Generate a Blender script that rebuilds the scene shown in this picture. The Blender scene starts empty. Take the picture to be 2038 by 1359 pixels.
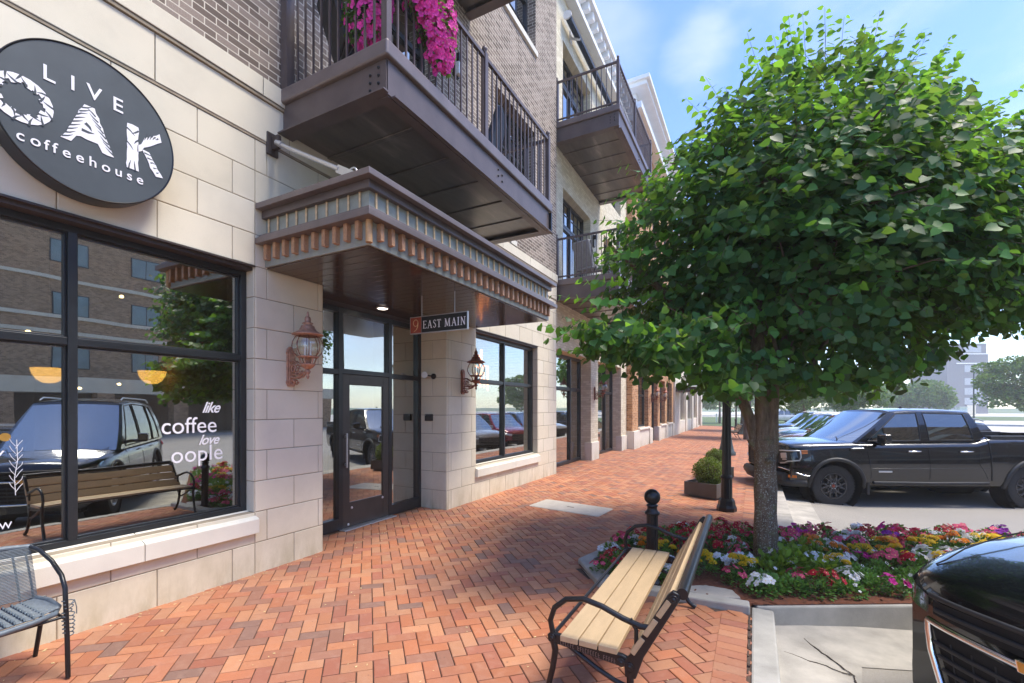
import bpy, bmesh, math, random
import numpy as np
from mathutils import Vector, Matrix, Euler, noise
D = bpy.data; SC = bpy.context.scene; COL = SC.collection
R = math.radians; PI = math.pi
random.seed(7); np.random.seed(7)

# ------------------------------------------------------------------ camera
FPX, CXP, HYP = 915.0, 1019.0, 811.0
CAMX, CAMZ = 4.3, 1.62
YAW = math.atan2(481.0, FPX)
cam = D.cameras.new('camera'); camo = D.objects.new('camera', cam); COL.objects.link(camo)
cam.sensor_width = 36; cam.lens = FPX / 2038 * 36
cam.shift_y = (HYP - 679.5) / 2038
cam.clip_start = .05; cam.clip_end = 2500
camo.location = (CAMX, 0, CAMZ); camo.rotation_euler = (PI / 2, 0, YAW)
SC.camera = camo

# ------------------------------------------------------------------ world, sun, exposure
SUN_EL, SUN_AZ = 63.0, 14.0      # azimuth of the sun counted from +X towards +Y
sd = Vector((math.cos(R(SUN_EL)) * math.cos(R(SUN_AZ)), math.cos(R(SUN_EL)) * math.sin(R(SUN_AZ)), math.sin(R(SUN_EL))))
W = D.worlds.new('World'); SC.world = W; W.use_nodes = True
nt = W.node_tree; nt.nodes.clear()
def wn(t, **k):
    n = nt.nodes.new(t)
    for a, b in k.items(): setattr(n, a, b)
    return n
wo = wn('ShaderNodeOutputWorld'); bg = wn('ShaderNodeBackground'); bg.inputs[1].default_value = .15
sky = wn('ShaderNodeTexSky', sky_type='NISHITA', sun_disc=False)
sky.sun_elevation = R(SUN_EL); sky.sun_rotation = R(90 - SUN_AZ)
sky.air_density = 1.0; sky.dust_density = .5; sky.ozone_density = 3.5
tc = wn('ShaderNodeTexCoord'); mp = wn('ShaderNodeMapping'); mp.inputs['Scale'].default_value = (1, 1, 2.2)
no = wn('ShaderNodeTexNoise'); no.inputs['Scale'].default_value = 5.0; no.inputs['Detail'].default_value = 7; no.inputs['Roughness'].default_value = .55
nt.links.new(tc.outputs['Generated'], mp.inputs[0]); nt.links.new(mp.outputs[0], no.inputs[0])
def wmath(op, a, b=None, c=None):
    n = wn('ShaderNodeMath', operation=op)
    for i, v in enumerate((a, b, c)):
        if v is None: continue
        if isinstance(v, (int, float)): n.inputs[i].default_value = v
        else: nt.links.new(v, n.inputs[i])
    return n.outputs[0]
def puff(px, py, wid, amt):       # one soft fair-weather cloud in a given direction of the sky
    u = (px - CXP) / FPX; w = -(py - HYP) / FPX
    d = Vector((-math.sin(YAW) + math.cos(YAW) * u, math.cos(YAW) + math.sin(YAW) * u, w)).normalized()
    vm = wn('ShaderNodeVectorMath', operation='DOT_PRODUCT'); nt.links.new(tc.outputs['Generated'], vm.inputs[0]); vm.inputs[1].default_value = d
    a = wmath('SUBTRACT', 1.0, vm.outputs['Value'])
    a = wmath('DIVIDE', a, wid * wid / 2)
    a = wmath('SUBTRACT', 1.0, a)
    a = wmath('ADD', a, wmath('MULTIPLY', wmath('SUBTRACT', no.outputs['Fac'], .5), 2.6))
    n = wn('ShaderNodeMapRange', interpolation_type='SMOOTHSTEP'); nt.links.new(a, n.inputs[0])
    n.inputs[1].default_value = .1; n.inputs[2].default_value = 1.6; n.inputs[3].default_value = 0; n.inputs[4].default_value = amt
    return n.outputs[0]
cl = puff(1392, 100, .075, .5)
for p in ((1225, 62, .10, .32), (1600, -10, .07, .25), (2010, 285, .10, .35), (700, -500, .5, .5), (3500, 100, .6, .6), (1900, -700, .4, .5)):
    cl = wmath('MAXIMUM', cl, puff(*p))
mix = wn('ShaderNodeMix', data_type='RGBA'); nt.links.new(cl, mix.inputs[0]); hs_ = wn('ShaderNodeHueSaturation'); hs_.inputs['Saturation'].default_value = 1.14; hs_.inputs['Value'].default_value = .90; hs_.inputs['Hue'].default_value = .512; nt.links.new(sky.outputs[0], hs_.inputs['Color']); nt.links.new(hs_.outputs[0], mix.inputs[6]); mix.inputs[7].default_value = (3.0, 3.1, 3.4, 1)
nt.links.new(mix.outputs[2], bg.inputs[0]); nt.links.new(bg.outputs[0], wo.inputs[0])
sl = D.lights.new('sun', 'SUN'); sl.energy = 1.85; sl.angle = R(20); sl.color = (1, .92, .78)
so = D.objects.new('sun', sl); COL.objects.link(so); so.rotation_euler = (-sd).to_track_quat('-Z', 'Y').to_euler()
so.location = sd * 60
SC.view_settings.view_transform = 'Standard'; SC.view_settings.look = 'None'
SC.view_settings.exposure = 1.54; SC.view_settings.gamma = 1
SC.render.engine = 'CYCLES'
cy = SC.cycles; cy.use_denoising = True; cy.max_bounces = 7; cy.diffuse_bounces = 5; cy.glossy_bounces = 4; cy.transmission_bounces = 4
cy.transparent_max_bounces = 12; cy.volume_bounces = 2; cy.sample_clamp_indirect = 6; cy.caustics_reflective = False; cy.caustics_refractive = False

# ------------------------------------------------------------------ materials
MATS = {}
class N:
    """tiny helper round a material's node tree"""
    def __init__(s, name):
        s.m = D.materials.new(name); s.m.use_nodes = True; s.t = s.m.node_tree
        s.p = s.t.nodes['Principled BSDF']; s.out = s.t.nodes['Material Output']
    def n(s, t, **k):
        x = s.t.nodes.new(t)
        for a, b in k.items(): setattr(x, a, b)
        return x
    def l(s, a, b): s.t.links.new(a, b)
    def coord(s, scale=(1, 1, 1)):
        t = s.n('ShaderNodeTexCoord'); m = s.n('ShaderNodeMapping'); m.inputs['Scale'].default_value = scale; s.l(t.outputs['Object'], m.inputs[0]); return m.outputs[0]
    def noise(s, co, sc, det=5, rough=.55):
        x = s.n('ShaderNodeTexNoise'); x.inputs['Scale'].default_value = sc; x.inputs['Detail'].default_value = det; x.inputs['Roughness'].default_value = rough
        s.l(co, x.inputs[0]); return x.outputs['Fac']
    def ramp(s, f, stops):
        x = s.n('ShaderNodeValToRGB'); e = x.color_ramp.elements
        e[0].position, e[0].color = stops[0][0], tuple(stops[0][1]) + (1,); e[1].position, e[1].color = stops[-1][0], tuple(stops[-1][1]) + (1,)
        for q, c in stops[1:-1]:
            k = e.new(q); k.color = tuple(c) + (1,)
        s.l(f, x.inputs[0]); return x.outputs[0]
    def mixc(s, f, a, b, bt='MIX'):
        x = s.n('ShaderNodeMix', data_type='RGBA', blend_type=bt)
        for i, v in ((0, f), (6, a), (7, b)):
            if isinstance(v, (int, float)): x.inputs[i].default_value = v
            elif isinstance(v, tuple): x.inputs[i].default_value = v + (1,)
            else: s.l(v, x.inputs[i])
        return x.outputs[2]
    def bump(s, f, st=.3, d=.01):
        b = s.n('ShaderNodeBump'); b.inputs['Strength'].default_value = st; b.inputs['Distance'].default_value = d; s.l(f, b.inputs['Height']); s.l(b.outputs[0], s.p.inputs['Normal'])
        return b
    def fin(s, c=None, rough=None, metal=None, spec=None, coat=None):
        P = s.p.inputs
        if c is not None:
            if isinstance(c, tuple): P['Base Color'].default_value = c + (1,)
            else: s.l(c, P['Base Color'])
        if rough is not None: P['Roughness'].default_value = rough
        if metal is not None: P['Metallic'].default_value = metal
        if spec is not None: P['Specular IOR Level'].default_value = spec
        if coat is not None: P['Coat Weight'].default_value = coat; P['Coat Roughness'].default_value = .03
        return s.m
def mul(c, k): return tuple(min(1, x * k) for x in c)
def mat(name, c, rough=.6, metal=0, var=.15, sc=6, bump=0, bsc=60, spec=.5, coat=0, stretch=(1, 1, 1)):
    """painted / plain surface with mottling"""
    if name in MATS: return MATS[name]
    g = N(name); co = g.coord(stretch)
    f = g.noise(co, sc, 6, .6)
    col = g.ramp(f, [(.25, mul(c, 1 - var)), (.5, c), (.75, mul(c, 1 + var))])
    if bump: g.bump(g.noise(co, bsc, 4), bump, .004)
    MATS[name] = g.fin(col, rough, metal, spec, coat); return MATS[name]
def brickmat(name, c1, c2, mortar, bw=.203, bh=.0677, ms=.0055, var=.35, rough=.85):
    g = N(name); t = g.n('ShaderNodeTexCoord'); s = g.n('ShaderNodeSeparateXYZ'); g.l(t.outputs['Object'], s.inputs[0])
    a = g.n('ShaderNodeMath', operation='ADD'); g.l(s.outputs[0], a.inputs[0]); g.l(s.outputs[1], a.inputs[1])
    c = g.n('ShaderNodeCombineXYZ'); g.l(a.outputs[0], c.inputs[0]); g.l(s.outputs[2], c.inputs[1])
    b = g.n('ShaderNodeTexBrick'); b.offset = .5; g.l(c.outputs[0], b.inputs[0])
    b.inputs['Color1'].default_value = (0, 0, 0, 1); b.inputs['Color2'].default_value = (1, 1, 1, 1); b.inputs['Mortar'].default_value = (.5, .5, .5, 1)
    b.inputs['Scale'].default_value = 1; b.inputs['Brick Width'].default_value = bw; b.inputs['Row Height'].default_value = bh
    b.inputs['Mortar Size'].default_value = ms; b.inputs['Mortar Smooth'].default_value = .15; b.inputs['Bias'].default_value = 0
    f1 = g.noise(t.outputs['Object'], 2.0, 3); f2 = g.noise(t.outputs['Object'], 90, 3)
    bc = g.ramp(b.outputs['Color'], [(0, mul(c1, 1 - var)), (.35, c1), (.7, c2), (1, mul(c2, 1 + var * .5))])
    bc = g.mixc(g.ramp(f2, [(.3, (0, 0, 0)), (.8, (.5, .5, .5))]), bc, mul(c1, .6))
    m2 = g.mixc(f1, mul(mortar, .85), mul(mortar, 1.1))
    col = g.mixc(b.outputs['Fac'], bc, m2)
    inv = g.n('ShaderNodeMath', operation='SUBTRACT'); inv.inputs[0].default_value = 1; g.l(b.outputs['Fac'], inv.inputs[1])
    ad = g.n('ShaderNodeMath', operation='MULTIPLY_ADD'); g.l(f2, ad.inputs[0]); ad.inputs[1].default_value = .25; g.l(inv.outputs[0], ad.inputs[2])
    g.bump(ad.outputs[0], .7, .006)
    MATS[name] = g.fin(col, rough); return MATS[name]
brickmat('brown_brick', (.215, .160, .125), (.33, .26, .21), (.74, .66, .53))
brickmat('cream_brick', (.74, .66, .47), (.84, .77, .58), (.60, .51, .36), var=.08)
brickmat('orange_brick', (.44, .20, .075), (.62, .33, .15), (.66, .52, .35), var=.2)
brickmat('hotel_brick', (.36, .22, .12), (.46, .29, .17), (.5, .38, .26), bh=.08)
def stonemat(name, c, dirt=.75):
    g = N(name); co = g.coord(); f = g.noise(co, 1.3, 6, .65); f2 = g.noise(co, 140, 3)
    col = g.ramp(f, [(.25, mul(c, .86)), (.5, c), (.75, mul(c, 1.08))])
    # grime streaks that grow towards the pavement splash zone
    s = g.n('ShaderNodeSeparateXYZ'); t = g.n('ShaderNodeTexCoord'); g.l(t.outputs['Object'], s.inputs[0])
    mr = g.n('ShaderNodeMapRange'); g.l(s.outputs[2], mr.inputs[0]); mr.inputs[1].default_value = .42; mr.inputs[2].default_value = 0; mr.inputs[3].default_value = 0; mr.inputs[4].default_value = 1
    f3 = g.noise(g.coord((1, 1, .35)), 5, 6, .7)
    mm = g.n('ShaderNodeMath', operation='MULTIPLY'); g.l(mr.outputs[0], mm.inputs[0]); g.l(g.ramp(f3, [(.35, (0, 0, 0)), (.75, (1, 1, 1))]), mm.inputs[1])
    col = g.mixc(mm.outputs[0], col, mul((c[0] * .8, c[1] * .76, c[2] * .6), dirt))
    sp = g.ramp(g.noise(co, 55, 2), [(.70, (0, 0, 0)), (.78, (.5, .5, .5))])
    col = g.mixc(sp, col, mul(c, .75))
    g.bump(f2, .25, .003); MATS[name] = g.fin(col, .85); return g.m
stonemat('cast_stone', (.735, .67, .525)); stonemat('cast_stone_light', (.75, .69, .55)); stonemat('cast_stone_warm', (.72, .65, .50)); stonemat('sill_stone', (.74, .70, .60)); stonemat('pale_stone', (.70, .66, .56))
mat('mortar', (.34, .28, .20), .95, var=.3, sc=9)
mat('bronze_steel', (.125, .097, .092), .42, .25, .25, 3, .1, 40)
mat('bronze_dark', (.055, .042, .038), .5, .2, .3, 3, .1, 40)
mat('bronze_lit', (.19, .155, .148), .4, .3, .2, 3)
mat('frame_metal', (.028, .032, .036), .33, .3, .3, 4)
mat('door_metal', (.062, .056, .052), .38, .3, .2, 4)
mat('black_iron', (.014, .015, .018), .32, .3, .4, 8, .15, 120)
mat('black_paint', (.010, .012, .016), .30, .2, .3, 8)
mat('copper', (.44, .23, .155), .45, .35, .45, 25, .3, 80)
mat('copper_dark', (.22, .075, .045), .42, .5, .4, 25, .3, 80)
mat('brass_wood', (.70, .48, .26), .5, .1, .25, 30)
mat('dentil_wood', (.46, .25, .14), .5, .1, .35, 20)
mat('dentil_pale', (.52, .30, .14), .5, .1, .25, 20)
mat('canopy_grey', (.30, .315, .28), .5, .1, .2, 8)
mat('white_metal', (.75, .75, .76), .5, .1, .1, 6)
mat('white_paint', (.86, .86, .84), .55, 0, .06, 3)
mat('chrome', (.80, .80, .80), .12, 1, .05, 4)
mat('silver', (.55, .56, .58), .3, .7, .1, 4)
mat('sign_face', (.055, .068, .075), .5, .0, .25, 3, .05, 60)
mat('slit', (.05, .062, .07), .5, 0, .2, 5)
mat('white_vinyl', (.88, .87, .89), .5, 0, .03, 3)
mat('sign_black', (.012, .014, .016), .35)
mat('sign_red', (.30, .055, .028), .4)
mat('neon', (.8, .25, .08), .4); MATS['neon'].node_tree.nodes['Principled BSDF'].inputs['Emission Color'].default_value = (1, .3, .08, 1); MATS['neon'].node_tree.nodes['Principled BSDF'].inputs['Emission Strength'].default_value = 5
mat('interior_wall', (.17, .12, .08), .8, 0, .3, 1); mat('interior_floor', (.12, .07, .04), .5, 0, .3, 3)
def emis(name, c, st):
    g = N(name); g.p.inputs['Emission Color'].default_value = c + (1,); g.p.inputs['Emission Strength'].default_value = st; MATS[name] = g.fin(c, .5); return g.m
emis('shade_glow', (1, .52, .10), 1.5); emis('bulb_glow', (1, .72, .35), 9); emis('ceiling_glow', (1, .93, .82), 1.6)
def glassmat(name, tint, refl, rough=.0, gt=(.93, .95, .93)):
    g = N(name); tr = g.n('ShaderNodeBsdfTransparent'); tr.inputs[0].default_value = tint + (1,)
    gl = g.n('ShaderNodeBsdfGlossy'); gl.inputs[0].default_value = gt + (1,); gl.inputs['Roughness'].default_value = rough
    fr = g.n('ShaderNodeLayerWeight'); fr.inputs[0].default_value = .5; pw = g.n('ShaderNodeMath', operation='POWER'); g.l(fr.outputs['Facing'], pw.inputs[0]); pw.inputs[1].default_value = 4
    mr = g.n('ShaderNodeMapRange'); g.l(pw.outputs[0], mr.inputs[0]); mr.inputs[3].default_value = refl; mr.inputs[4].default_value = .97
    mx = g.n('ShaderNodeMixShader'); g.l(mr.outputs[0], mx.inputs[0]); g.l(tr.outputs[0], mx.inputs[1]); g.l(gl.outputs[0], mx.inputs[2]); g.l(mx.outputs[0], g.out.inputs[0])
    # very slight waviness of the panes
    co = g.coord(); b = g.n('ShaderNodeBump'); b.inputs['Strength'].default_value = .05; b.inputs['Distance'].default_value = .02; g.l(g.noise(co, 1.6, 1), b.inputs['Height']); g.l(b.outputs[0], gl.inputs['Normal'])
    MATS[name] = g.m; return g.m
glassmat('window_glass', (.66, .66, .60), .42)
glassmat('upper_glass', (.25, .27, .26), .45)
glassmat('car_glass', (.10, .13, .13), .20)
glassmat('windshield_glass', (.14, .18, .17), .55, .04)
glassmat('lamp_glass', (.93, .95, .92), .10, .02)
def carpaint(name, c, flake=.0):
    g = N(name); co = g.coord(); f = g.noise(co, 2.5, 5)
    col = g.ramp(f, [(.3, mul(c, .9)), (.7, mul(c, 1.12))])
    sp = g.ramp(g.noise(co, 130, 2), [(.80, (0, 0, 0)), (.84, (.25, .25, .25))])
    col = g.mixc(sp, col, (.30, .29, .28))
    g.p.inputs['Coat Weight'].default_value = 1; g.p.inputs['Coat Roughness'].default_value = .035
    r = g.ramp(g.noise(co, 7, 4), [(.3, (.16, .16, .16)), (.7, (.26, .26, .26))]); g.l(r, g.p.inputs['Roughness'])
    MATS[name] = g.fin(col, None, .15); return g.m
carpaint('paint_black', (.0035, .004, .0055)); carpaint('paint_charcoal', (.03, .033, .038)); carpaint('paint_red', (.25, .012, .018))
carpaint('paint_blue', (.05, .10, .22)); carpaint('paint_white', (.62, .63, .64)); carpaint('paint_silver', (.33, .34, .35))
mat('tyre', (.035, .034, .034), .85, 0, .3, 12, .4, 90); mat('black_plastic', (.02, .021, .023), .55, 0, .2, 8, .15, 150)
mat('rim_black', (.085, .085, .09), .25, .5, .2, 8); mat('amber', (.55, .16, .03), .25); mat('tail_red', (.45, .01, .015), .2)
mat('gold', (.62, .36, .08), .3, .6, .1, 8); mat('dark_void', (.006, .006, .007), .9)
mat('concrete', (.43, .40, .35), .92, 0, .30, 3.5, .5, 90)
mat('concrete_kerb', (.40, .385, .345), .92, 0, .22, 5, .4, 90)
mat('concrete_light', (.56, .52, .455), .92, 0, .12, 2, .2, 90)
mat('utility_lid', (.52, .47, .40), .85, 0, .12, 7, .3, 160)
mat('crack', (.06, .045, .035), .95, 0, .4, 30)
mat('joint_sand', (.085, .055, .04), .95, 0, .5, 20, .3, 200)
mat('grass_far', (.10, .145, .045), .95, 0, .25, .25)
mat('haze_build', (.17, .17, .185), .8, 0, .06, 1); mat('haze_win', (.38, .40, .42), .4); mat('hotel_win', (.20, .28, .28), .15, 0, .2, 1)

# ------------------------------------------------------------------ mesh helpers
class MB:
    def __init__(s): s.v = []; s.f = []; s.m = []; s.s = []; s.M = None
    def add(s, vs, fs, m=0, smooth=False):
        o = len(s.v)
        if s.M is not None: vs = [tuple(s.M @ Vector(p)) for p in vs]
        s.v += [tuple(p) for p in vs]
        for f in fs: s.f.append(tuple(i + o for i in f)); s.m.append(m); s.s.append(smooth)
    def box(s, x0, x1, y0, y1, z0, z1, m=0):
        s.add([(x0, y0, z0), (x1, y0, z0), (x1, y1, z0), (x0, y1, z0), (x0, y0, z1), (x1, y0, z1), (x1, y1, z1), (x0, y1, z1)],
              [(0, 3, 2, 1), (4, 5, 6, 7), (0, 1, 5, 4), (1, 2, 6, 5), (2, 3, 7, 6), (3, 0, 4, 7)], m)
    def prism(s, poly, ax, a0, a1, m=0, smooth=False):
        n = len(poly)
        def P(p, a):
            if ax == 'x': return (a, p[0], p[1])
            if ax == 'y': return (p[0], a, p[1])
            return (p[0], p[1], a)
        s.add([P(p, a0) for p in poly] + [P(p, a1) for p in poly], [tuple(range(n))[::-1], tuple(range(n, 2 * n))], m)
        s.add([P(p, a0) for p in poly] + [P(p, a1) for p in poly], [(i, (i + 1) % n, n + (i + 1) % n, n + i) for i in range(n)], m, smooth)
    def lathe(s, prof, o=(0, 0, 0), n=24, m=0, smooth=True, ax='z', sq=1.0):
        vs = []
        for r, z in prof:
            for k in range(n):
                a = 2 * PI * k / n; c, d = r * math.cos(a), r * math.sin(a) * sq
                vs.append((o[0] + c, o[1] + d, o[2] + z) if ax == 'z' else ((o[0] + z, o[1] + c, o[2] + d) if ax == 'x' else (o[0] + c, o[1] + z, o[2] + d)))
        fs = [(i * n + k, i * n + (k + 1) % n, (i + 1) * n + (k + 1) % n, (i + 1) * n + k) for i in range(len(prof) - 1) for k in range(n)]
        s.add(vs, fs, m, smooth)
    def tube(s, pts, r, n=8, m=0, caps=True, closed=False, flat=1.0):
        pts = [Vector(p) for p in pts]; L = len(pts); rs = r if isinstance(r, (list, tuple)) else [r] * L
        up = None; rings = []
        for i, p in enumerate(pts):
            a = pts[i - 1] if (i > 0 or closed) else p; b = pts[(i + 1) % L] if (i < L - 1 or closed) else p
            t = (b - a)
            if t.length < 1e-9: t = Vector((0, 0, 1))
            t.normalize()
            if up is None:
                up = Vector((0, 0, 1)) if abs(t.z) < .9 else Vector((1, 0, 0))
            up = (up - t * up.dot(t))
            if up.length < 1e-6: up = t.orthogonal()
            up.normalize(); q = t.cross(up)
            rings.append([p + (up * math.cos(2 * PI * k / n) * flat + q * math.sin(2 * PI * k / n)) * rs[i] for k in range(n)])
        vs = [v for g in rings for v in g]
        fs = [(i * n + k, i * n + (k + 1) % n, ((i + 1) % L) * n + (k + 1) % n, ((i + 1) % L) * n + k) for i in range(L if closed else L - 1) for k in range(n)]
        s.add(vs, fs, m, True)
        if caps and not closed: s.add(rings[0], [tuple(range(n))[::-1]], m); s.add(rings[-1], [tuple(range(n))], m)
    def cyl(s, a, b, r, n=12, m=0, r2=None): s.tube([a, b], [r, r if r2 is None else r2], n, m)
    def bar(s, a, b, w, h, m=0):      # rectangular bar from a to b, w sideways, h upwards
        a, b = Vector(a), Vector(b); t = (b - a).normalized(); u = Vector((0, 0, 1)) if abs(t.z) < .95 else Vector((1, 0, 0))
        q = t.cross(u).normalized(); u = q.cross(t).normalized()
        vs = [p + q * (w / 2 * i) + u * (h / 2 * j) for p in (a, b) for i, j in ((-1, -1), (1, -1), (1, 1), (-1, 1))]
        s.add(vs, [(0, 1, 2, 3), (7, 6, 5, 4), (0, 4, 5, 1), (1, 5, 6, 2), (2, 6, 7, 3), (3, 7, 4, 0)], m)
    def sphere(s, c, r, n=16, m=0, sq=1.0):
        k = max(6, n // 2); s.lathe([(r * math.sin(PI * i / k) + 1e-5, -r * sq * math.cos(PI * i / k)) for i in range(k + 1)], c, n, m)
    def build(s, name, mats, parent=None, bevel=0, seg=2, angle=None):
        me = D.meshes.new(name); me.from_pydata(s.v, [], s.f)
        if not isinstance(mats, (list, tuple)): mats = [mats]
        for x in mats: me.materials.append(MATS[x] if isinstance(x, str) else x)
        me.polygons.foreach_set('material_index', s.m); me.polygons.foreach_set('use_smooth', s.s)
        bm = bmesh.new(); bm.from_mesh(me)
        if angle is not None or bevel: bmesh.ops.remove_doubles(bm, verts=bm.verts, dist=1e-5)
        bmesh.ops.recalc_face_normals(bm, faces=bm.faces); bm.to_mesh(me); bm.free()
        if angle is not None: me.shade_smooth(); me.set_sharp_from_angle(angle=R(angle))
        me.update()
        o = D.objects.new(name, me); COL.objects.link(o)
        if parent is not None: o.parent = parent
        if bevel:
            b = o.modifiers.new('bevel', 'BEVEL'); b.width = bevel; b.segments = seg; b.limit_method = 'ANGLE'; b.angle_limit = R(40)
        return o
def tag(o, label=None, cat=None, group=None, kind=None):
    for k, v in (('label', label), ('category', cat), ('group', group), ('kind', kind)):
        if v: o[k] = v
    return o
def thing(name, label, cat, loc=(0, 0, 0), rz=0, group=None):
    o = D.objects.new(name, None); COL.objects.link(o); o.location = loc; o.rotation_euler = (0, 0, rz); o.empty_display_size = .1
    return tag(o, label, cat, group)
def dup(root, loc, rz=None, label=None, group=None, scale=None):
    r = root.copy(); COL.objects.link(r); r.location = loc
    if rz is not None: r.rotation_euler = (0, 0, rz)
    if scale is not None: r.scale = (scale,) * 3
    if label: r['label'] = label
    if group: r['group'] = group
    for ch in list(root.children):
        c = ch.copy(); COL.objects.link(c); c.parent = r
        for g in list(ch.children):
            d = g.copy(); COL.objects.link(d); d.parent = c
    return r
def text(name, body, size, M, m, parent=None, ext=.002, shear=0, sx=1, sp=1, align='LEFT', off=0):
    cu = D.curves.new(name, 'FONT'); cu.body = body; cu.size = size; cu.extrude = ext; cu.shear = shear; cu.space_character = sp; cu.align_x = align; cu.offset = off
    t = D.objects.new(name, cu); COL.objects.link(t)
    me = D.meshes.new_from_object(t.evaluated_get(bpy.context.evaluated_depsgraph_get())); D.objects.remove(t); D.curves.remove(cu)
    me.materials.clear(); me.materials.append(MATS[m]); me.name = name
    me.transform(M @ Matrix.Diagonal((sx, 1, 1, 1)))
    o = D.objects.new(name, me); COL.objects.link(o); o.parent = parent
    return o
def facing(x, y, z, d='x'):       # matrix that stands text up: 'x' faces +X and reads along +Y; '-y' faces -Y and reads along +X
    if d == 'x': return Matrix(((0, 0, 1, x), (1, 0, 0, y), (0, 1, 0, z), (0, 0, 0, 1)))
    return Matrix(((1, 0, 0, x), (0, 0, -1, y), (0, 1, 0, z), (0, 0, 0, 1)))
def gz(x): return -.02 * x if x > 0 else 0.0
def at(px, dep, z=0.0):            # where a thing of the photo stands: column of the picture and distance ahead of the lens
    u = (px - CXP) / FPX * dep
    return (CAMX + u * math.cos(YAW) - dep * math.sin(YAW), u * math.sin(YAW) + dep * math.cos(YAW), z)

# ================================================================== SETTING: ground, street, pavement
def sheet(name, poly, z, m, kind='structure', thick=0):
    b = MB(); pts = [(p[0], p[1], z(p[0], p[1]) if callable(z) else z) for p in poly]
    b.add(pts, [tuple(range(len(pts)))]); o = b.build(name, m); tag(o, kind=kind); return o
def streetz(x): return -.262 - .108 * max(0, min(1, (x - 4.9) / 1.3))
g = N('asphalt'); co = g.coord(); f = g.noise(co, 170, 4, .8); f2 = g.noise(co, .6, 4)
c = g.ramp(f, [(.3, (.14, .13, .115)), (.5, (.30, .28, .25)), (.72, (.52, .49, .44))]); c = g.mixc(g.ramp(f2, [(.35, (0, 0, 0)), (.7, (.45, .45, .45))]), c, (.40, .36, .31))
g.bump(f, .8, .006); MATS['asphalt'] = g.fin(c, .92)
b = MB(); xs = [4.5, 4.9, 5.3, 5.7, 6.2, 8, 14, 30, 60, 120]; ys = [-90, -40, -10, 0, 10, 20, 40, 60, 95]
b.add([(x, y, streetz(x)) for y in ys for x in xs], [(j * len(xs) + i, j * len(xs) + i + 1, (j + 1) * len(xs) + i + 1, (j + 1) * len(xs) + i) for j in range(len(ys) - 1) for i in range(len(xs) - 1)], 0, True)
tag(b.build('street', 'asphalt'), kind='structure')
sheet('ground', [(-900, -900), (1200, -900), (1200, 1500), (-900, 1500)], -.40, 'grass_far')
sheet('cross_street', [(-120, 44.6), (4.7, 44.6), (24, 44.6), (24, 54), (-120, 54)], lambda x, y: -.358, 'concrete_light')
sheet('lawn', [(-120, 54.0), (21, 54.0), (21, 100), (-120, 130)], -.352, 'grass_far')
sheet('parking_lot', [(21, 46), (110, 46), (110, 94), (21, 94)], -.360, 'concrete_light')

# kerb strips and gutters
b = MB()
kz = lambda x: gz(x) + .004
def strip(b, pts0, pts1, z0, z1, m=0):   # sheet between two polylines
    n = len(pts0); b.add([(p[0], p[1], z0) for p in pts0] + [(p[0], p[1], z1) for p in pts1], [(i, i + 1, n + i + 1, n + i) for i in range(n - 1)], m)
# far pavement edge strip (concrete) along the parking bays
for k in range(26):
    y0 = 7.0 + k * 1.52; b.box(4.36, 4.83, y0 + .004, y0 + 1.514, -.5, -.082 - .004 * (k % 2) * 0)
b.box(4.365, 4.825, 7.0, 46.4, -.5, -.088)
tag(b.build('kerb', 'concrete', bevel=.008), kind='structure')
b = MB()
for k in range(7):                       # near kerb in front of the camera
    y1 = 4.43 - k * 1.52; b.box(4.285, 4.45, y1 - 1.512, y1, -.5, -.080)
b.box(4.29, 4.445, -6, 4.4, -.5, -.087)
ang = math.atan2(.48, .877); dx, dy = math.cos(ang), math.sin(ang); nx, ny = dy, -dx     # bump-out kerb runs along the bays
b.M = Matrix.Translation((4.29, 4.455, 0)) @ Matrix.Rotation(ang, 4, 'Z')
for k in range(4): b.box(.03 + k * 1.4, 1.422 + k * 1.4, -.02, .14, -.5, -.082)
b.box(.05, 5.6, -.01, .13, -.5, -.089)
b.M = None
tag(b.build('kerb', 'concrete_kerb', bevel=.015), kind='structure')
b = MB()                                  # gutter pans
b.add([(4.44, -6, -.246), (4.92, -6, -.257), (4.93, 3.75, -.257), (4.995, 4.13, -.262), (4.75, 4.32, -.255), (4.44, 4.56, -.246)], [(0, 1, 2, 3, 4, 5)])
q = lambda s, t, z: (4.29 + dx * s + nx * t, 4.455 + dy * s + ny * t, z)
def gq(s, t): p_ = q(s, t, 0); return (p_[0], p_[1], streetz(p_[0]) + .006 + .012 * (1 - t / .62))
gs = [0, .25, .45, .9, 1.4, 2, 3, 4.2, 5.6]; gp_ = [[gq(max(s_, .45 * t_ / .62 + .02), t_) for s_ in gs] for t_ in (0, .3, .62)]
b.add([p_ for r_ in gp_ for p_ in r_], [(r_ * 9 + i, r_ * 9 + i + 1, r_ * 9 + 10 + i, r_ * 9 + 9 + i) for r_ in range(2) for i in range(8)], 0, True)
b.add([(4.83, 7.0, -.250), (5.3, 7.3, -.285), (5.3, 46, -.285), (4.83, 46, -.25)], [(0, 1, 2, 3)])
tag(b.build('gutter', 'concrete'), kind='structure')
b = MB()
def crack(pts, w=.012, z=-.243):
    for (a, c_) in zip(pts[:-1], pts[1:]):
        n = max(1, int(math.dist(a, c_) / .05))
        for i in range(n):
            p = [a[j] + (c_[j] - a[j]) * i / n for j in (0, 1)]; r = [a[j] + (c_[j] - a[j]) * (i + 1.15) / n for j in (0, 1)]
            ww = w * random.uniform(.6, 1.5); b.bar((p[0], p[1], z), (r[0], r[1], z), ww, .004)
def wig(p, q_, n=9, a=.012): return [(lerp_(p[0], q_[0], i / n) + (random.uniform(-a, a) if 0 < i < n else 0), lerp_(p[1], q_[1], i / n) + (random.uniform(-a, a) if 0 < i < n else 0)) for i in range(n + 1)]
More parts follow.
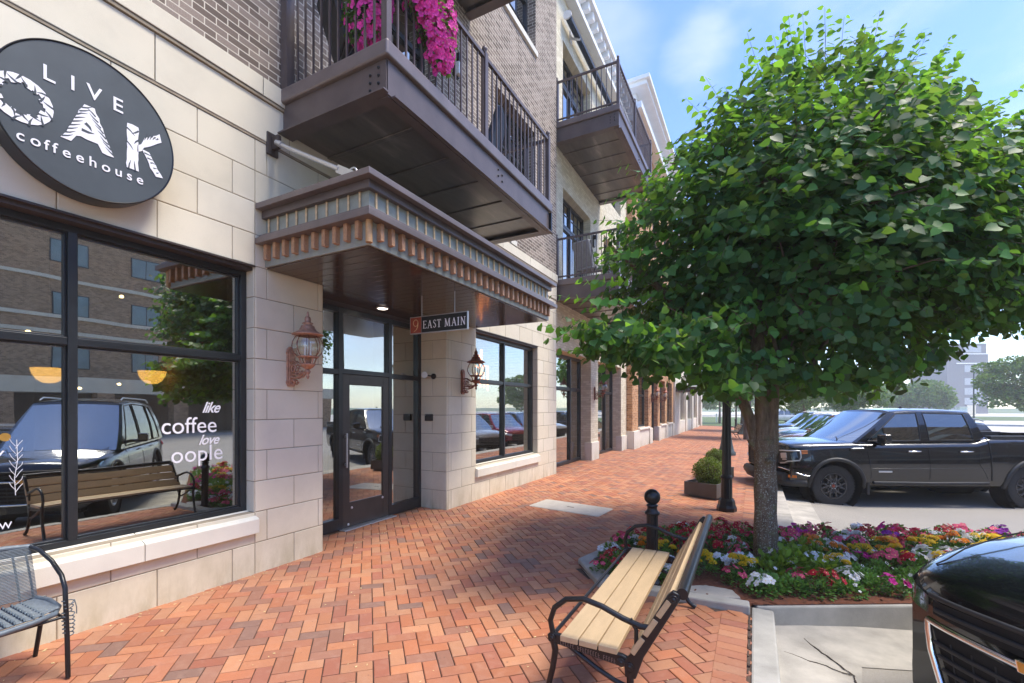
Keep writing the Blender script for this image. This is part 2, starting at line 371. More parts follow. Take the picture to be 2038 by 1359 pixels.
lerp_ = lambda a, b_, t: a + (b_ - a) * t
crack(wig((4.60, 4.53), (4.72, 4.28), 7, .006) + wig((4.72, 4.28), (4.92, 3.95), 9, .006)[1:] + wig((4.92, 3.95), (4.91, 3.5), 7, .005)[1:], .008, -.2505)
crack(wig((4.46, 4.10), (4.90, 3.95)), .006, -.2495)
crack(wig((4.925, 3.7), (4.925, -2), 60, .006), .014, -.263)

tag(b.build('pavement_cracks', 'crack'), kind='structure')
b = MB(); 
for k in range(90):                      # crumbly dirt line between kerb and bricks
    y = random.uniform(-1, 4.3); s = random.uniform(.008, .02); b.box(4.262, 4.262 + s, y, y + random.uniform(.02, .09), -.1, -.083 + random.uniform(0, .006))
tag(b.build('joint_dirt', 'joint_sand'), kind='stuff')

# herringbone brick pavement: every brick a chamfered block of one mesh with its own tone
BED = [(2.66, 4.63), (3.0, 4.22), (4.26, 4.30), (4.285, 4.45), (5.45, 5.10), (9.0, 7.04), (8.3, 8.5), (4.83, 6.95), (4.36, 6.75), (3.45, 6.5), (2.85, 5.6)]
def inside(p, poly):
    c = False; n = len(poly)
    for i in range(n):
        a, e = poly[i], poly[(i + 1) % n]
        if (a[1] > p[1]) != (e[1] > p[1]) and p[0] < (e[0] - a[0]) * (p[1] - a[1]) / (e[1] - a[1]) + a[0]: c = not c
    return c
def okpave(x, y):
    if inside((x, y), BED): return False
    lim = 4.22
    lo = -.55 if 3.6 < y < 5.95 else (0 if y < 10.55 or y > 18 else -.45)
    return lo - .06 < x < lim and -4 < y < 44.6
V, F, Cc = [], [], []
PAL = [(.54, .215, .095), (.48, .170, .075), (.56, .255, .125), (.41, .140, .078), (.34, .155, .095), (.25, .145, .105), (.50, .235, .120), (.45, .175, .090)]
PW = [24, 20, 16, 13, 10, 6, 14, 14]
def pbrick(cx, cy, ux, uy, L, Wd, cz=None):
    h = .0035; e = .0045; vx, vy = -uy, ux
    o = len(V); z = gz(cx) + random.uniform(-.0012, .0012) if cz is None else cz
    tx, ty = random.uniform(-.004, .004), random.uniform(-.004, .004)
    L += random.uniform(-.003, 0); Wd += random.uniform(-.003, 0)
    for (s, zz) in ((0, -.012), (0, -.0035), (e, 0)):
        for i, j in ((-1, -1), (1, -1), (1, 1), (-1, 1)):
            a, c_ = i * (L / 2 - s), j * (Wd / 2 - s); X = cx + ux * a + vx * c_; Y = cy + uy * a + vy * c_
            V.append((X, Y, (gz(X) if cz is None else cz) + zz + (z - (gz(cx) if cz is None else cz)) + a * tx + c_ * ty))
    if True: F.append((o + 8, o + 9, o + 10, o + 11))
    else: del V[o:]; return
    for r_ in (0, 4):
        for k in range(4): F.append((o + r_ + k, o + r_ + (k + 1) % 4, o + r_ + 4 + (k + 1) % 4, o + r_ + 4 + k))
    c = random.choices(PAL, PW)[0]; k = random.uniform(.87, 1.12); Cc.extend([(c[0] * k, c[1] * k, c[2] * k, 1)] * 9)
s45 = math.sqrt(.5); w = .1015
for i in range(-20, 420):
    for j in range(-260, 60):
        for (ox, oy, vert) in ((1, .5, 0), (.5, 2, 1)):
            u = (i + 2 * j + ox) * w; v = (i - 2 * j + oy) * w
            # rotate pattern 45 degrees
            x = (u - v) * s45; y = (u + v) * s45 - 6
            if not okpave(x, y): continue
            if y > 26 and (i % 1): continue
            if vert: pbrick(x, y, -s45, s45, .2015 - .005, w - .005)
            else: pbrick(x, y, s45, s45, .2015 - .005, w - .005)
NHB = len(V)
y = -4.0
while y < 4.15:                           # straight border courses
    for x in (4.16, ): pbrick(x, y, 1, 0, .198, .096)
    y += .1015
y = 6.9
while y < 44.5:
    pbrick(4.245, y, 1, 0, .198, .096); y += .1015
y = 3.75
V = [(q[0], q[1], q[2] + (.0035 if i_ >= NHB else 0)) for i_, q in enumerate(V)]
me = D.meshes.new('pavement'); me.from_pydata(V, [], F)
ca = me.color_attributes.new('tone', 'FLOAT_COLOR', 'CORNER'); nl = len(me.loops); arr = np.repeat(np.array(Cc, dtype=np.float32), 4, axis=0); ca.data.foreach_set('color', arr.ravel())
g = N('pavers'); at_ = g.n('ShaderNodeVertexColor', layer_name='tone'); co = g.coord()
f = g.noise(co, 120, 4, .7); f2 = g.noise(co, 1.1, 5, .6); f3 = g.noise(co, 14, 4)
c = g.mixc(g.ramp(f, [(.3, (.25, .25, .25)), (.75, (0, 0, 0))]), at_.outputs[0], (.13, .055, .035))
c = g.mixc(g.ramp(f2, [(.42, (0, 0, 0)), (.75, (.40, .40, .40))]), c, (.30, .15, .11))
c = g.mixc(g.ramp(f3, [(.50, (0, 0, 0)), (.8, (.22, .22, .22))]), c, (.58, .38, .27))
st_ = g.noise(co, .45, 6, .7); c = g.mixc(g.ramp(st_, [(.44, (0, 0, 0)), (.62, (.30, .30, .30))]), c, (.24, .12, .09))
sp_ = g.noise(co, 32, 2, .5); c = g.mixc(g.ramp(sp_, [(.71, (0, 0, 0)), (.76, (.5, .5, .5))]), c, (.10, .06, .05))
g.bump(f, .35, .003); MATS['pavers'] = g.fin(c, .82); me.materials.append(MATS['pavers'])
o = D.objects.new('pavement', me); COL.objects.link(o); tag(o, kind='structure')
b = MB(); b.add([(-.6, -4, -.012), (0, -4, -.012), (4.3, -4, gz(4.3) - .010), (4.3, 46, gz(4.3) - .010), (0, 46, -.012), (-.6, 46, -.012)], [(0, 1, 4, 5), (1, 2, 3, 4)])
tag(b.build('pavement_bedding', 'joint_sand'), kind='structure')
# litter of fallen petals and leaf scraps
mat('litter', (.70, .55, .28), .8, 0, .4, 3); b = MB()
for k in range(420):
    x, y = random.uniform(.1, 4.0), random.uniform(.6, 9)
    if random.random() < .35: x = random.uniform(.02, .12)
    if not okpave(x, y): continue
    a = random.uniform(0, 6.28); s = random.uniform(.004, .012); t = random.uniform(.4, 1.6) * s; z = gz(x) + .003
    b.add([(x + math.cos(a) * s * 1.5, y + math.sin(a) * s * 1.5, z), (x - math.sin(a) * t * .5, y + math.cos(a) * t * .5, z + .002), (x - math.cos(a) * s, y - math.sin(a) * s, z), (x + math.sin(a) * t * .5, y - math.cos(a) * t * .5, z + .001)], [(0, 1, 2, 3)])
tag(b.build('petal_litter', 'litter'), kind='stuff')
# utility lid
b = MB(); P = [(.95, 6.97), (1.30, 7.60), (2.18, 7.44), (2.14, 6.86)]
cxx = sum(p[0] for p in P) / 4; cyy = sum(p[1] for p in P) / 4
b.M = Matrix.Translation((1.62, 7.18, gz(1.62))) @ Matrix.Rotation(R(-5), 4, 'Z') @ Matrix.Rotation(R(1.15), 4, 'Y')
rr = .05; hw, hh = .62, .33; pl = []
for sx, sy, a0 in ((1, 1, 0), (-1, 1, 90), (-1, -1, 180), (1, -1, 270)):
    for a in (0, 30, 60, 90): pl.append((sx * (hw - rr) + rr * math.cos(R(a0 + a)), sy * (hh - rr) + rr * math.sin(R(a0 + a))))
b.prism(pl, 'z', -.01, .006, 0); b.prism([(x * .95, y * .92) for x, y in pl], 'z', .006, .008, 0); b.prism([(-.06, -.012), (.06, -.012), (.06, .012), (-.06, .012)], 'z', .008, .0095, 1)
tag(b.build('utility_cover', ['utility_lid', 'crack']), 'pale concrete utility lid with rounded corners set flush in the brick pavement', 'utility cover')

# ================================================================== BUILDINGS
def blocks(b, P, u0, u1, courses, opens=(), off=0, L=.61, m=0, gap=.008, ch=.008):
    """rows of dressed blocks on plane P(u, z, depth); opens = (ua, ub, za, zb)"""
    for r, (z0, z1) in enumerate(courses):
        segs = [(u0, u1)]
        for (a, c, za, zb) in opens:
            if z0 < zb - .02 and z1 > za + .02:
                segs = [t for s in segs for t in ((s[0], min(s[1], a)), (max(s[0], c), s[1])) if t[1] - t[0] > .01]
        for (a, c) in segs:
            js = [a]; k = math.ceil((a - off - (r % 2) * L / 2) / L + .05); j = off + (r % 2) * L / 2 + k * L
            while j < c - .05: js.append(j); j += L
            js.append(c)
            for p, q in zip(js[:-1], js[1:]):
                g = gap / 2; o = [(p + g, z0 + g), (q - g, z0 + g), (q - g, z1 - g), (p + g, z1 - g)]; i = [(p + g + ch * .6, z0 + g + ch * .6), (q - g - ch * .6, z0 + g + ch * .6), (q - g - ch * .6, z1 - g - ch * .6), (p + g + ch * .6, z1 - g - ch * .6)]
                jit = random.uniform(-.0012, .0012); m = random.choice((0, 0, 1, 2))
                b.add([P(x, z, -.007) for x, z in o] + [P(x, z, -.002) for x, z in o] + [P(x, z, jit) for x, z in i], [(8, 9, 10, 11)] + [(k_, (k_ + 1) % 4, 4 + (k_ + 1) % 4, 4 + k_) for k_ in range(4)] + [(4 + k_, 4 + (k_ + 1) % 4, 8 + (k_ + 1) % 4, 8 + k_) for k_ in range(4)], m)
PX = lambda x0: (lambda u, z, d: (x0 + d, u, z))            # wall facing +X
PNY = lambda y0: (lambda u, z, d: (u, y0 - d, z))           # wall facing -Y
PPY = lambda y0: (lambda u, z, d: (u, y0 + d, z))           # wall facing +Y
def wallpanel(b, x, t, y0, y1, z0, z1, opens, m=0):
    """solid wall from x-t to x with rectangular openings"""
    ys = sorted({y0, y1, *[v for o in opens for v in o[:2] if y0 < v < y1]}); zs = sorted({z0, z1, *[v for o in opens for v in o[2:] if z0 < v < z1]})
    for i in range(len(ys) - 1):
        run = None
        for j in range(len(zs) - 1):
            cy_, cz_ = (ys[i] + ys[i + 1]) / 2, (zs[j] + zs[j + 1]) / 2
            hole = any(o[0] < cy_ < o[1] and o[2] < cz_ < o[3] for o in opens)
            if not hole:
                if run is None: run = [zs[j], zs[j + 1]]
                else: run[1] = zs[j + 1]
            if hole and run: b.box(x - t, x, ys[i], ys[i + 1], run[0], run[1], m); run = None
        if run: b.box(x - t, x, ys[i], ys[i + 1], run[0], run[1], m)
def window(parent, x, y0, y1, z0, z1, mulls=(), trans=(), fw=.05, name='window', glass='window_glass', fm='frame_metal', dep=.10, grid=None, gm='frame_metal'):
    b = MB(); b.box(x - dep, x, y0, y0 + fw, z0, z1); b.box(x - dep, x, y1 - fw, y1, z0, z1); b.box(x - dep, x - .001, y0 + fw, y1 - fw, z1 - fw, z1); b.box(x - dep, x - .001, y0 + fw, y1 - fw, z0, z0 + fw)
    for m_ in mulls: b.box(x - dep, x + .004, m_ - fw / 2, m_ + fw / 2, z0 + fw, z1 - fw)
    ed = [y0 + fw] + [v for m_ in sorted(mulls) for v in (m_ - fw / 2, m_ + fw / 2)] + [y1 - fw]
    for t_ in trans:
        for a, c in zip(ed[::2], ed[1::2]): b.box(x - dep, x - .006, a, c, t_ - fw * .55, t_ + fw * .55)
    # inner stops so the section is stepped
    zz = [z0 + fw] + [v for t_ in sorted(trans) for v in (t_ - fw * .55, t_ + fw * .55)] + [z1 - fw]
    for a, c in zip(ed[::2], ed[1::2]):
        for d, e in zip(zz[::2], zz[1::2]):
            s = .014; b.box(x - .075, x - .030, a, a + s, d, e); b.box(x - .075, x - .030, c - s, c, d, e); b.box(x - .074, x - .029, a + s, c - s, e - s, e); b.box(x - .074, x - .029, a + s, c - s, d, d + s)
    fr = b.build(name, fm, parent, bevel=.003)
    k = 0
    for a, c in zip(ed[::2], ed[1::2]):
        for d, e in zip(zz[::2], zz[1::2]):
            p = MB(); p.box(x - .058, x - .052, a + .002, c - .002, d + .002, e - .002); p.build('pane', glass, fr)
            if grid:
                ny_, nz_ = grid; p = MB()
                for i in range(1, ny_): yy = a + (c - a) * i / ny_; p.box(x - .052, x - .035, yy - .009, yy + .009, d, e)
                for i in range(1, nz_): zz_ = d + (e - d) * i / nz_; p.box(x - .0515, x - .0355, a, c, zz_ - .009, zz_ + .009)
                p.build('glazing_bars', gm, fr)
    return fr
def sill(b, y0, y1, ztop, zb, x0=-.12, xf=.055, drop=.07, m=0):
    b.prism([(x0, zb), (xf, zb), (xf, ztop - drop), (xf - .02, ztop - drop + .012), (x0, ztop)], 'y', y0, y1, m)

# ---- near building: cast stone ground floor, brown brick above
A = thing('brick_building', 'corner building with cream stone ground floor and brown brick storeys above the coffeehouse windows', 'building')
AY0, AY1 = -9.0, 10.53
oW1 = (-2.6, 2.797, .60, 3.0); oW2 = (6.823, 9.427, .60, 3.0); oD = (3.593, 5.957, -.1, 3.04)
b = MB(); wallpanel(b, -.007, .45, AY0, AY1, -.4, 4.68, [oW1, oW2, oD])
b.box(-.6, -.458, 5.957, 6.2, -.4, 3.04); b.box(-.6, -.458, 3.3, 3.593, -.4, 3.04)
b.build('stone_backing', 'mortar', A)
b = MB(); cs = [(k * .3, (k + 1) * .3) for k in range(10)]; cs[0] = (-.05, .3); up = [(3.0, 3.31), (3.31, 3.62), (3.62, 3.93), (3.93, 4.24)]
PA = PX(0.0)
blocks(b, PA, 0.0 + AY0, 2.80, cs + up, [oW1], off=.14); blocks(b, PA, 2.80, 6.0, cs + up, [(2.7, 2.8, 0, 0), oD, (5.95, 5.953, -1, 9)], off=2.62)
blocks(b, PA, 6.0, AY1, cs + up, [oW2], off=6.08)
blocks(b, PX(.012), AY0, AY1, [(4.262, 4.655)], off=.73, L=1.22)
blocks(b, PX(.04), AY0, AY1, [(4.685, 4.87)], off=.42, L=1.22)
blocks(b, PNY(5.95), -.55, 0.0, cs, off=-.28, L=.46); blocks(b, PPY(3.60), -.55, 0, cs, off=-.28, L=.46)
blocks(b, PNY(2.79), -.125, 0.0, cs, [(-1, 1, -1, .6)], off=.1); blocks(b, PNY(9.42), -.125, 0, cs, [(-1, 1, -1, .6)], off=.1); blocks(b, PPY(6.83), -.125, 0, cs, [(-1, 1, -1, .6)], off=.1)
b.build('stone_wall', ['cast_stone', 'cast_stone_light', 'cast_stone_warm'], A)
b = MB(); b.box(-.4, .006, AY0, AY1, 4.242, 4.262); b.box(-.4, .030, AY0, AY1, 4.657, 4.684); b.build('stone_band', 'mortar', A)
for (a, c) in ((-2.7, -.52), (-.515, .66), (.665, 1.86), (1.865, 2.81), (6.80, 8.25), (8.254, 9.46)): b = MB(); sill(b, a, c, .61, .405); b.build('window_sill', 'sill_stone', A, bevel=.004)
for (a, c) in ((-2.6, 2.797), (6.83, 9.427)): b = MB(); b.box(-.12, .012, a, c, 2.985, 3.0); b.box(-.30, -.02, a, c - .01, 2.955, 2.985); b.build('steel_lintel', 'bronze_dark', A)
w1 = window(A, -.125, -2.6, 2.79, .60, 2.955, mulls=(-1.18, .14, 1.487), trans=(2.105,), fw=.052)
w2 = window(A, -.125, 6.83, 9.42, .60, 2.955, mulls=(8.09,), trans=(2.105,), fw=.052)
oB = [(4.05, 5.66, 4.95, 7.55), (7.5, 9.31, 5.77, 7.70), (7.5, 9.31, 9.55, 11.45), (4.05, 5.66, 8.72, 11.3), (-.5, 1.3, 5.77, 7.7), (-.5, 1.3, 9.55, 11.45)]
b = MB(); wallpanel(b, .0, .40, AY0, AY1, 4.872, 13.6, oB); b.box(-14, -.41, AY1 - .3, AY1, -.4, 13.6); b.box(-14, -.41, AY0, AY0 + .3, -.4, 13.6)
b.build('brick_wall', 'brown_brick', A)
for (y0, y1, z0, z1) in oB:
    if z0 in (5.77, 9.55):
        b = MB(); b.box(-.2, .045, y0 - .04, y1 + .04, z0 - .13, z0 - .002); b.build('upper_sill', 'sill_stone', A, bevel=.004)
        b = MB(); b.box(-.2, .003, y0 - .1, y1 + .1, z1 + .002, z1 + .2); b.build('upper_lintel', 'brown_brick', A)
b = MB(); b.box(.001, .03, 8.1, 8.35, 4.90, 5.0); b.build('vent_cover', 'sill_stone', A)
for (y0, y1, z0, z1) in oB:
    if z0 in (5.77, 9.55): window(A, -.2, y0, y1, z0, z1, mulls=((y0 + y1) / 2,), trans=(z0 + 1.15,), fw=.05, glass='upper_glass', grid=(2, 2))
    else: window(A, -.2, y0, y1, z0 - .06, z1, mulls=((y0 + y1) / 2,), trans=(z0 + 2.05,), fw=.07, glass='upper_glass', name='balcony_door')
b = MB(); b.box(-14.2, .25, AY0, AY1 - .01, 13.6, 13.75); b.box(-14, .12, AY0, AY1 - .02, 13.45, 13.6); b.build('roof', 'bronze_steel', A)
# interior rooms behind the glass
b = MB(); b.box(-7, -6.9, AY0 + .3, AY1 - .3, 0, 4.3); b.box(-6.9, -.5, 3.25, 3.35, 0, 3.2); b.box(-6.9, -.5, 6.25, 6.35, 0, 3.2); b.box(-6.9, -.47, AY0 + .35, AY1 - .35, 3.3, 3.34); b.build('interior_partition', 'interior_wall', A)
b = MB(); b.box(-6.9, -.46, AY0 + .3, AY1 - .3, -.05, .0); b.build('interior_floor', 'interior_floor', A)
b = MB(); b.box(-4.4, -4.3, AY0 + .3, AY1 - .3, 4.34, 13.4)
for z in (4.4, 8.3, 12): b.box(-4.3, -.41, AY0 + .3, AY1 - .3, z, z + .2)
b.build('upper_interior', 'interior_wall', A)
# blinds behind a couple of panes
for (y0, y1, z0, z1) in ((7.6, 8.35, 6.0, 7.6), (7.6, 8.4, 9.6, 11.3), (-.4, .3, 6.2, 7.6)): b = MB(); b.box(-.33, -.325, y0, y1, z0, z1); b.build('window_blind', 'white_paint', A)

# ---- entrance: glazed storefront with door
X = -.50
ent = MB()
E0, E1, Et = 3.60, 5.95, 2.88
for (y0, y1) in ((3.60, 3.655), (4.265, 4.335), (5.20, 5.27), (5.875, 5.95)): ent.box(X - .11, X, y0, y1, .0, Et + .06)
for (y0, y1) in ((3.655, 4.265), (5.27, 5.875)): ent.box(X - .109, X - .002, y0, y1, .012, .16); ent.box(X - .109, X - .002, y0, y1, 2.055, 2.125); ent.box(X - .109, X - .002, y0, y1, Et - .01, Et + .06)
ent.box(X - .109, X - .002, 4.335, 5.20, 2.07, 2.135); ent.box(X - .109, X - .002, 4.335, 5.20, Et - .01, Et + .06)
ent.build('storefront_frame', 'frame_metal', A, bevel=.003)
for (y0, y1, z0, z1) in ((3.655, 4.265, .16, 2.055), (3.655, 4.265, 2.125, Et - .01), (5.27, 5.875, .16, 2.055), (5.27, 5.875, 2.125, Et - .01), (4.335, 5.20, 2.135, Et - .01)):
    p = MB(); p.box(X - .058, X - .052, y0, y1, z0, z1); p.build('storefront_pane', 'window_glass', A)
door = MB(); d0, d1 = 4.338, 5.197; xs = X - .004
door.box(xs - .045, xs, d0, d0 + .115, .02, 2.066); door.box(xs - .045, xs, d1 - .115, d1, .02, 2.066); door.box(xs - .044, xs - .001, d0 + .115, d1 - .115, .02, .345); door.box(xs - .044, xs - .001, d0 + .115, d1 - .115, 1.925, 2.066)
dr = door.build('door', 'door_metal', A, bevel=.003)
p = MB(); p.box(xs - .025, xs - .019, d0 + .115, d1 - .115, .345, 1.925); p.build('door_pane', 'window_glass', dr)
p = MB(); p.box(xs + .03, xs + .045, d0 + .02, d0 + .045, .82, 1.28); p.box(xs, xs + .032, d0 + .024, d0 + .041, .85, .88); p.box(xs, xs + .032, d0 + .024, d0 + .041, 1.22, 1.25); p.build('door_handle', 'silver', dr, bevel=.004)
p = MB()
for (y, z) in ((4.49, .27), (5.07, .31), (4.43, .055)): p.lathe([(.001, .004), (.016, .004), (.018, 0)], (xs, y, z), 12, 0, True, 'x')
p.build('door_stud', 'white_metal', dr)
p = MB(); p.box(X - .1, X + .10, 4.28, 5.26, .0, .014); p.build('threshold', 'silver', A, bevel=.003)
p = MB(); p.box(X - .1, X + .02, 3.6, 5.95, Et + .06, 3.04); p.build('header_panel', 'bronze_dark', A)
# panelled inner lobby wall seen through the sidelight
p = MB(); p.box(-1.9, -1.8, 3.4, 6.2, 0, 3.2); 
for z in (.3, 1.3): p.box(-1.8, -1.78, 5.2, 5.8, z, z + .8); p.box(-1.78, -1.765, 5.26, 5.74, z + .06, z + .74)
p.build('lobby_wall', 'interior_wall', A)

# ---- cream painted brick building
Bd = thing('brick_building', 'cream painted brick building with tall shop windows and two steel balconies', 'building')
xB = -.10; BY0, BY1 = 10.54, 17.97
gB = [(10.56, 13.55, -.1, 3.1), (14.27, 17.15, -.1, 3.1)]
uB = [(11.22, 13.5, 4.86, 7.36), (11.22, 13.5, 8.72, 11.2), (14.9, 17.1, 4.86, 7.36), (14.9, 17.1, 8.72, 11.2)]
b = MB(); wallpanel(b, xB, .45, BY0, BY1, -.4, 12.35, gB + uB); b.box(-14, -.56, BY1 - .3, BY1 - .01, -.4, 12.35); b.build('brick_wall', 'cream_brick', Bd)
for (a, c) in ((13.53, 14.29), (17.13, 17.96)): b = MB(); b.box(xB - .2, xB + .035, a, c, -.4, .55); b.build('plinth', 'pale_stone', Bd, bevel=.01)
w = window(Bd, -.42, 10.56, 13.55, .02, 3.1, mulls=(11.45, 12.65), trans=(2.15,), fw=.07)
w = window(Bd, -.42, 14.27, 17.15, .02, 3.1, mulls=(15.2, 16.2), trans=(2.15,), fw=.07)
for (y0, y1, z0, z1) in uB:
    window(Bd, -.32, y0, y1, z0 + 1.75, z1, mulls=((y0 + y1) / 2,), fw=.06, glass='upper_glass', grid=(3, 2))
    window(Bd, -.32, y0, y1, z0, z0 + 1.74, mulls=((y0 + y1) / 2,), fw=.07, glass='upper_glass', name='balcony_door')
b = MB(); b.box(-7, -6.9, BY0, BY1 - .3, 0, 12); b.box(-6.9, -.55, BY0, BY1 - .3, 3.3, 3.4); b.box(-6.9, -.55, BY0, BY1 - .3, 8.0, 8.1); b.box(-6.9, -.55, BY0, BY1 - .3, -.1, -.02); b.build('interior_partition', 'interior_wall', Bd)
b = MB(); b.box(-.9, xB + .25, BY0 + .003, BY1, 12.35, 12.5); b.box(-.9, xB + .12, BY0 + .003, BY1, 12.5, 12.95); b.box(-.9, xB + .42, BY0 + .003, BY1, 12.95, 13.12)
for k in range(19): y = BY0 + .2 + k * .39; b.box(xB + .12, xB + .34, y, y + .16, 12.72, 12.95)
b.build('cornice', 'white_paint', Bd, bevel=.01)
b = MB()
for y0 in (11.55, ): b.box(-.5, -.49, y0, y0 + .7, 4.9, 6.5)
b.build('window_blind', 'white_paint', Bd)

# ---- orange brick building, then a pale one
Cd = thing('brick_building', 'orange brick building with pale stone base further along the pavement', 'building')
xC = .13; CY0, CY1 = 17.98, 28.3
gC = [(19.0, 21.05, .78, 3.0), (21.75, 23.3, -.1, 3.0), (23.9, 25.4, .78, 3.0), (26.1, 27.7, .78, 3.0)]
uC = [(18.9, 20.6, 5.4, 7.6), (22, 23.7, 5.4, 7.6), (25, 26.7, 5.4, 7.6), (18.9, 20.6, 9.2, 11.4), (22, 23.7, 9.2, 11.4), (25, 26.7, 9.2, 11.4)]
b = MB(); wallpanel(b, xC, .45, CY0, CY1, .70, 13.0, gC + uC); b.box(-14, -.33, CY0, CY0 + .3, .7, 13.0); b.build('brick_wall', 'orange_brick', Cd)
b = MB(); wallpanel(b, xC + .03, .5, CY0 - .03, CY1, -.4, .70, [(21.75, 23.3, -1, 2)])
for (a, c) in ((CY0 - .03, 18.98), (21.07, 21.73), (23.32, 23.88), (25.42, 26.08), (27.72, CY1)): b.box(xC + .031, xC + .075, a, c, -.4, .695)
b.build('plinth', 'pale_stone', Cd, bevel=.01)
b = MB()
for (a, c, z0, z1) in gC:
    if z0 > 0: b = MB(); sill(b, a - .02, c + .02, .79, .702, x0=-.2, xf=xC + .09, drop=.03); b.build('window_sill', 'sill_stone', Cd)
for (a, c, z0, z1) in gC: window(Cd, -.05, a, c, z0, z1, mulls=((a + c) / 2,), trans=(2.15,), fw=.07)
for (a, c, z0, z1) in uC: window(Cd, -.05, a, c, z0, z1, mulls=((a + c) / 2,), trans=(z0 + 1.2,), fw=.07, glass='upper_glass')
b = MB(); b.box(-7, -6.9, CY0 + .3, CY1, 0, 12); b.box(-6.9, -.33, CY0 + .3, CY1, 3.3, 3.4); b.box(-6.9, -.33, CY0 + .3, CY1, -.1, -.02); b.build('interior_partition', 'interior_wall', Cd)
b = MB(); b.box(-2, .55, CY0 - .3, CY1, 13.0, 13.25); b.box(-2, .30, CY0 - .12, CY1, 13.25, 13.7); b.box(-2, .78, CY0 - .5, CY1, 13.7, 13.86)
b.box(-2, .9, CY0 - .6, CY1, 13.86, 14.0); b.build('cornice', 'white_paint', Cd, bevel=.012)
Dd = thing('stone_building', 'pale stone building with dark shop windows at the far end of the pavement', 'building')
gD = [(30.6, 33.2, .8, 3.0), (34.2, 36.8, .8, 3.0), (37.8, 40.2, .8, 3.0), (41.2, 43.4, .1, 3.0)]
b = MB(); wallpanel(b, .10, .4, CY1 + .005, 44.4, -.4, 11.5, gD + [(y, y + 1.5, z, z + 2) for y in (29.5, 33, 36.5, 40) for z in (5, 8.5)]); b.build('stone_wall', 'cast_stone', Dd)
b = MB()
for (a, c) in ((CY1 + .01, 30.5), (33.3, 34.1), (36.9, 37.7), (40.3, 41.1), (43.5, 44.4)): b.box(.101, .22, a, c, -.4, 3.3)
wallpanel(b, .16, .058, CY1 + .01, 44.4, -.4, .79, [(41.2, 43.4, -1, 2)]); b.build('pilaster', 'pale_stone', Dd, bevel=.01)
for (a, c, z0, z1) in gD: window(Dd, -.1, a, c, z0, z1, mulls=((a + c) / 2,), trans=(2.2,), fw=.08)
for y in (29.5, 33, 36.5, 40):
    for z in (5, 8.5): window(Dd, -.1, y, y + 1.5, z, z + 2, mulls=(y + .75,), fw=.08, glass='upper_glass')
b = MB(); b.box(-7, -6.9, CY1, 44.3, 0, 11); b.box(-6.9, -.3, CY1, 44.3, 3.3, 3.4); b.box(-7, -.3, 44.0, 44.3, -.3, 11.4); b.build('interior_partition', 'interior_wall', Dd)
b = MB(); b.box(-2, .5, CY1 + .01, 44.6, 11.5, 11.8); b.build('cornice', 'white_paint', Dd)
# small dark entrance canopy with a swept finial roof on it
cn = thing('entrance_canopy', 'small dark canopy with swept pointed roof over a far shop door', 'canopy', (.22, 29.4, 2.55))
b = MB(); b.box(0, 1.1, -.9, .9, 0, .22); b.box(0, 1.18, -.98, .98, .22, .28); b.build('fascia', 'bronze_dark', cn)
b = MB(); b.lathe([(1.1, .28), (.75, .36), (.45, .55), (.22, .85), (.10, 1.15), (.03, 1.5), (.001, 1.55)], (.5, 0, 0), 12); b.build('roof', 'canopy_grey', cn)

# ---- building across the street (seen mirrored in the shop windows)
Ed = thing('hotel_building', 'brown brick hotel with cream bands across the street, mirrored in the coffeehouse window', 'building', (36, -24, -.37))
b = MB(); HL = 58
b.box(0, 12, 0, HL, 3.6, 17.5); b.build('brick_wall', 'hotel_brick', Ed)
b = MB()
for z in (3.4, 6.9, 7.9, 10.4, 13.9, 17.3): b.box(-.09, 0, 0, HL, z, z + .22)
for y in (0, 14.0, 28.0, 44.0, 57): b.box(-.15, 0, y, y + 1.0, 3.6, 17.5)
b.box(-3.0, 0, 0, HL, 2.9, 3.9)
b.build('trim_band', 'cast_stone', Ed)
b = MB(); b.box(.5, 12, 0, HL, 0, 3.6); b.build('ground_floor', 'interior_wall', Ed)
for k in range(13):
    b = MB(); b.box(-3.0, -2.2, 1 + k * 4.6, 1.9 + k * 4.6, 0, 2.9); b.build('stone_pier', 'hotel_brick', Ed)
for k in range(13):
    for z in (4.6, 8.1, 11.6, 15.0):
        y = 2.2 + k * 4.3
        f = MB(); f.box(-.05, .02, y, y + 1.9, z, z + 1.5); f = f.build('window', 'frame_metal', Ed); p = MB(); p.box(-.06, -.05, y + .06, y + .92, z + .06, z + 1.44); p.box(-.06, -.05, y + .98, y + 1.84, z + .06, z + 1.44); p.build('pane', 'hotel_win', f)
# ---- far tower block in the haze
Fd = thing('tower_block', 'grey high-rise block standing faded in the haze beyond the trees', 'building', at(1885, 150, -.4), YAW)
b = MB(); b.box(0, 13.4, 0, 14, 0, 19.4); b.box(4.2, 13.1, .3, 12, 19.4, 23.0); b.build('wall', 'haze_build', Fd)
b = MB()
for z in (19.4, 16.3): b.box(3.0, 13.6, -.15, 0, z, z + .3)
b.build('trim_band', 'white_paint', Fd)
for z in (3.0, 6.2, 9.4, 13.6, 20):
    f = MB(); f.box(5.6, 11.0, -.1, 0, z, z + 2.2); f = f.build('window', 'haze_win', Fd)

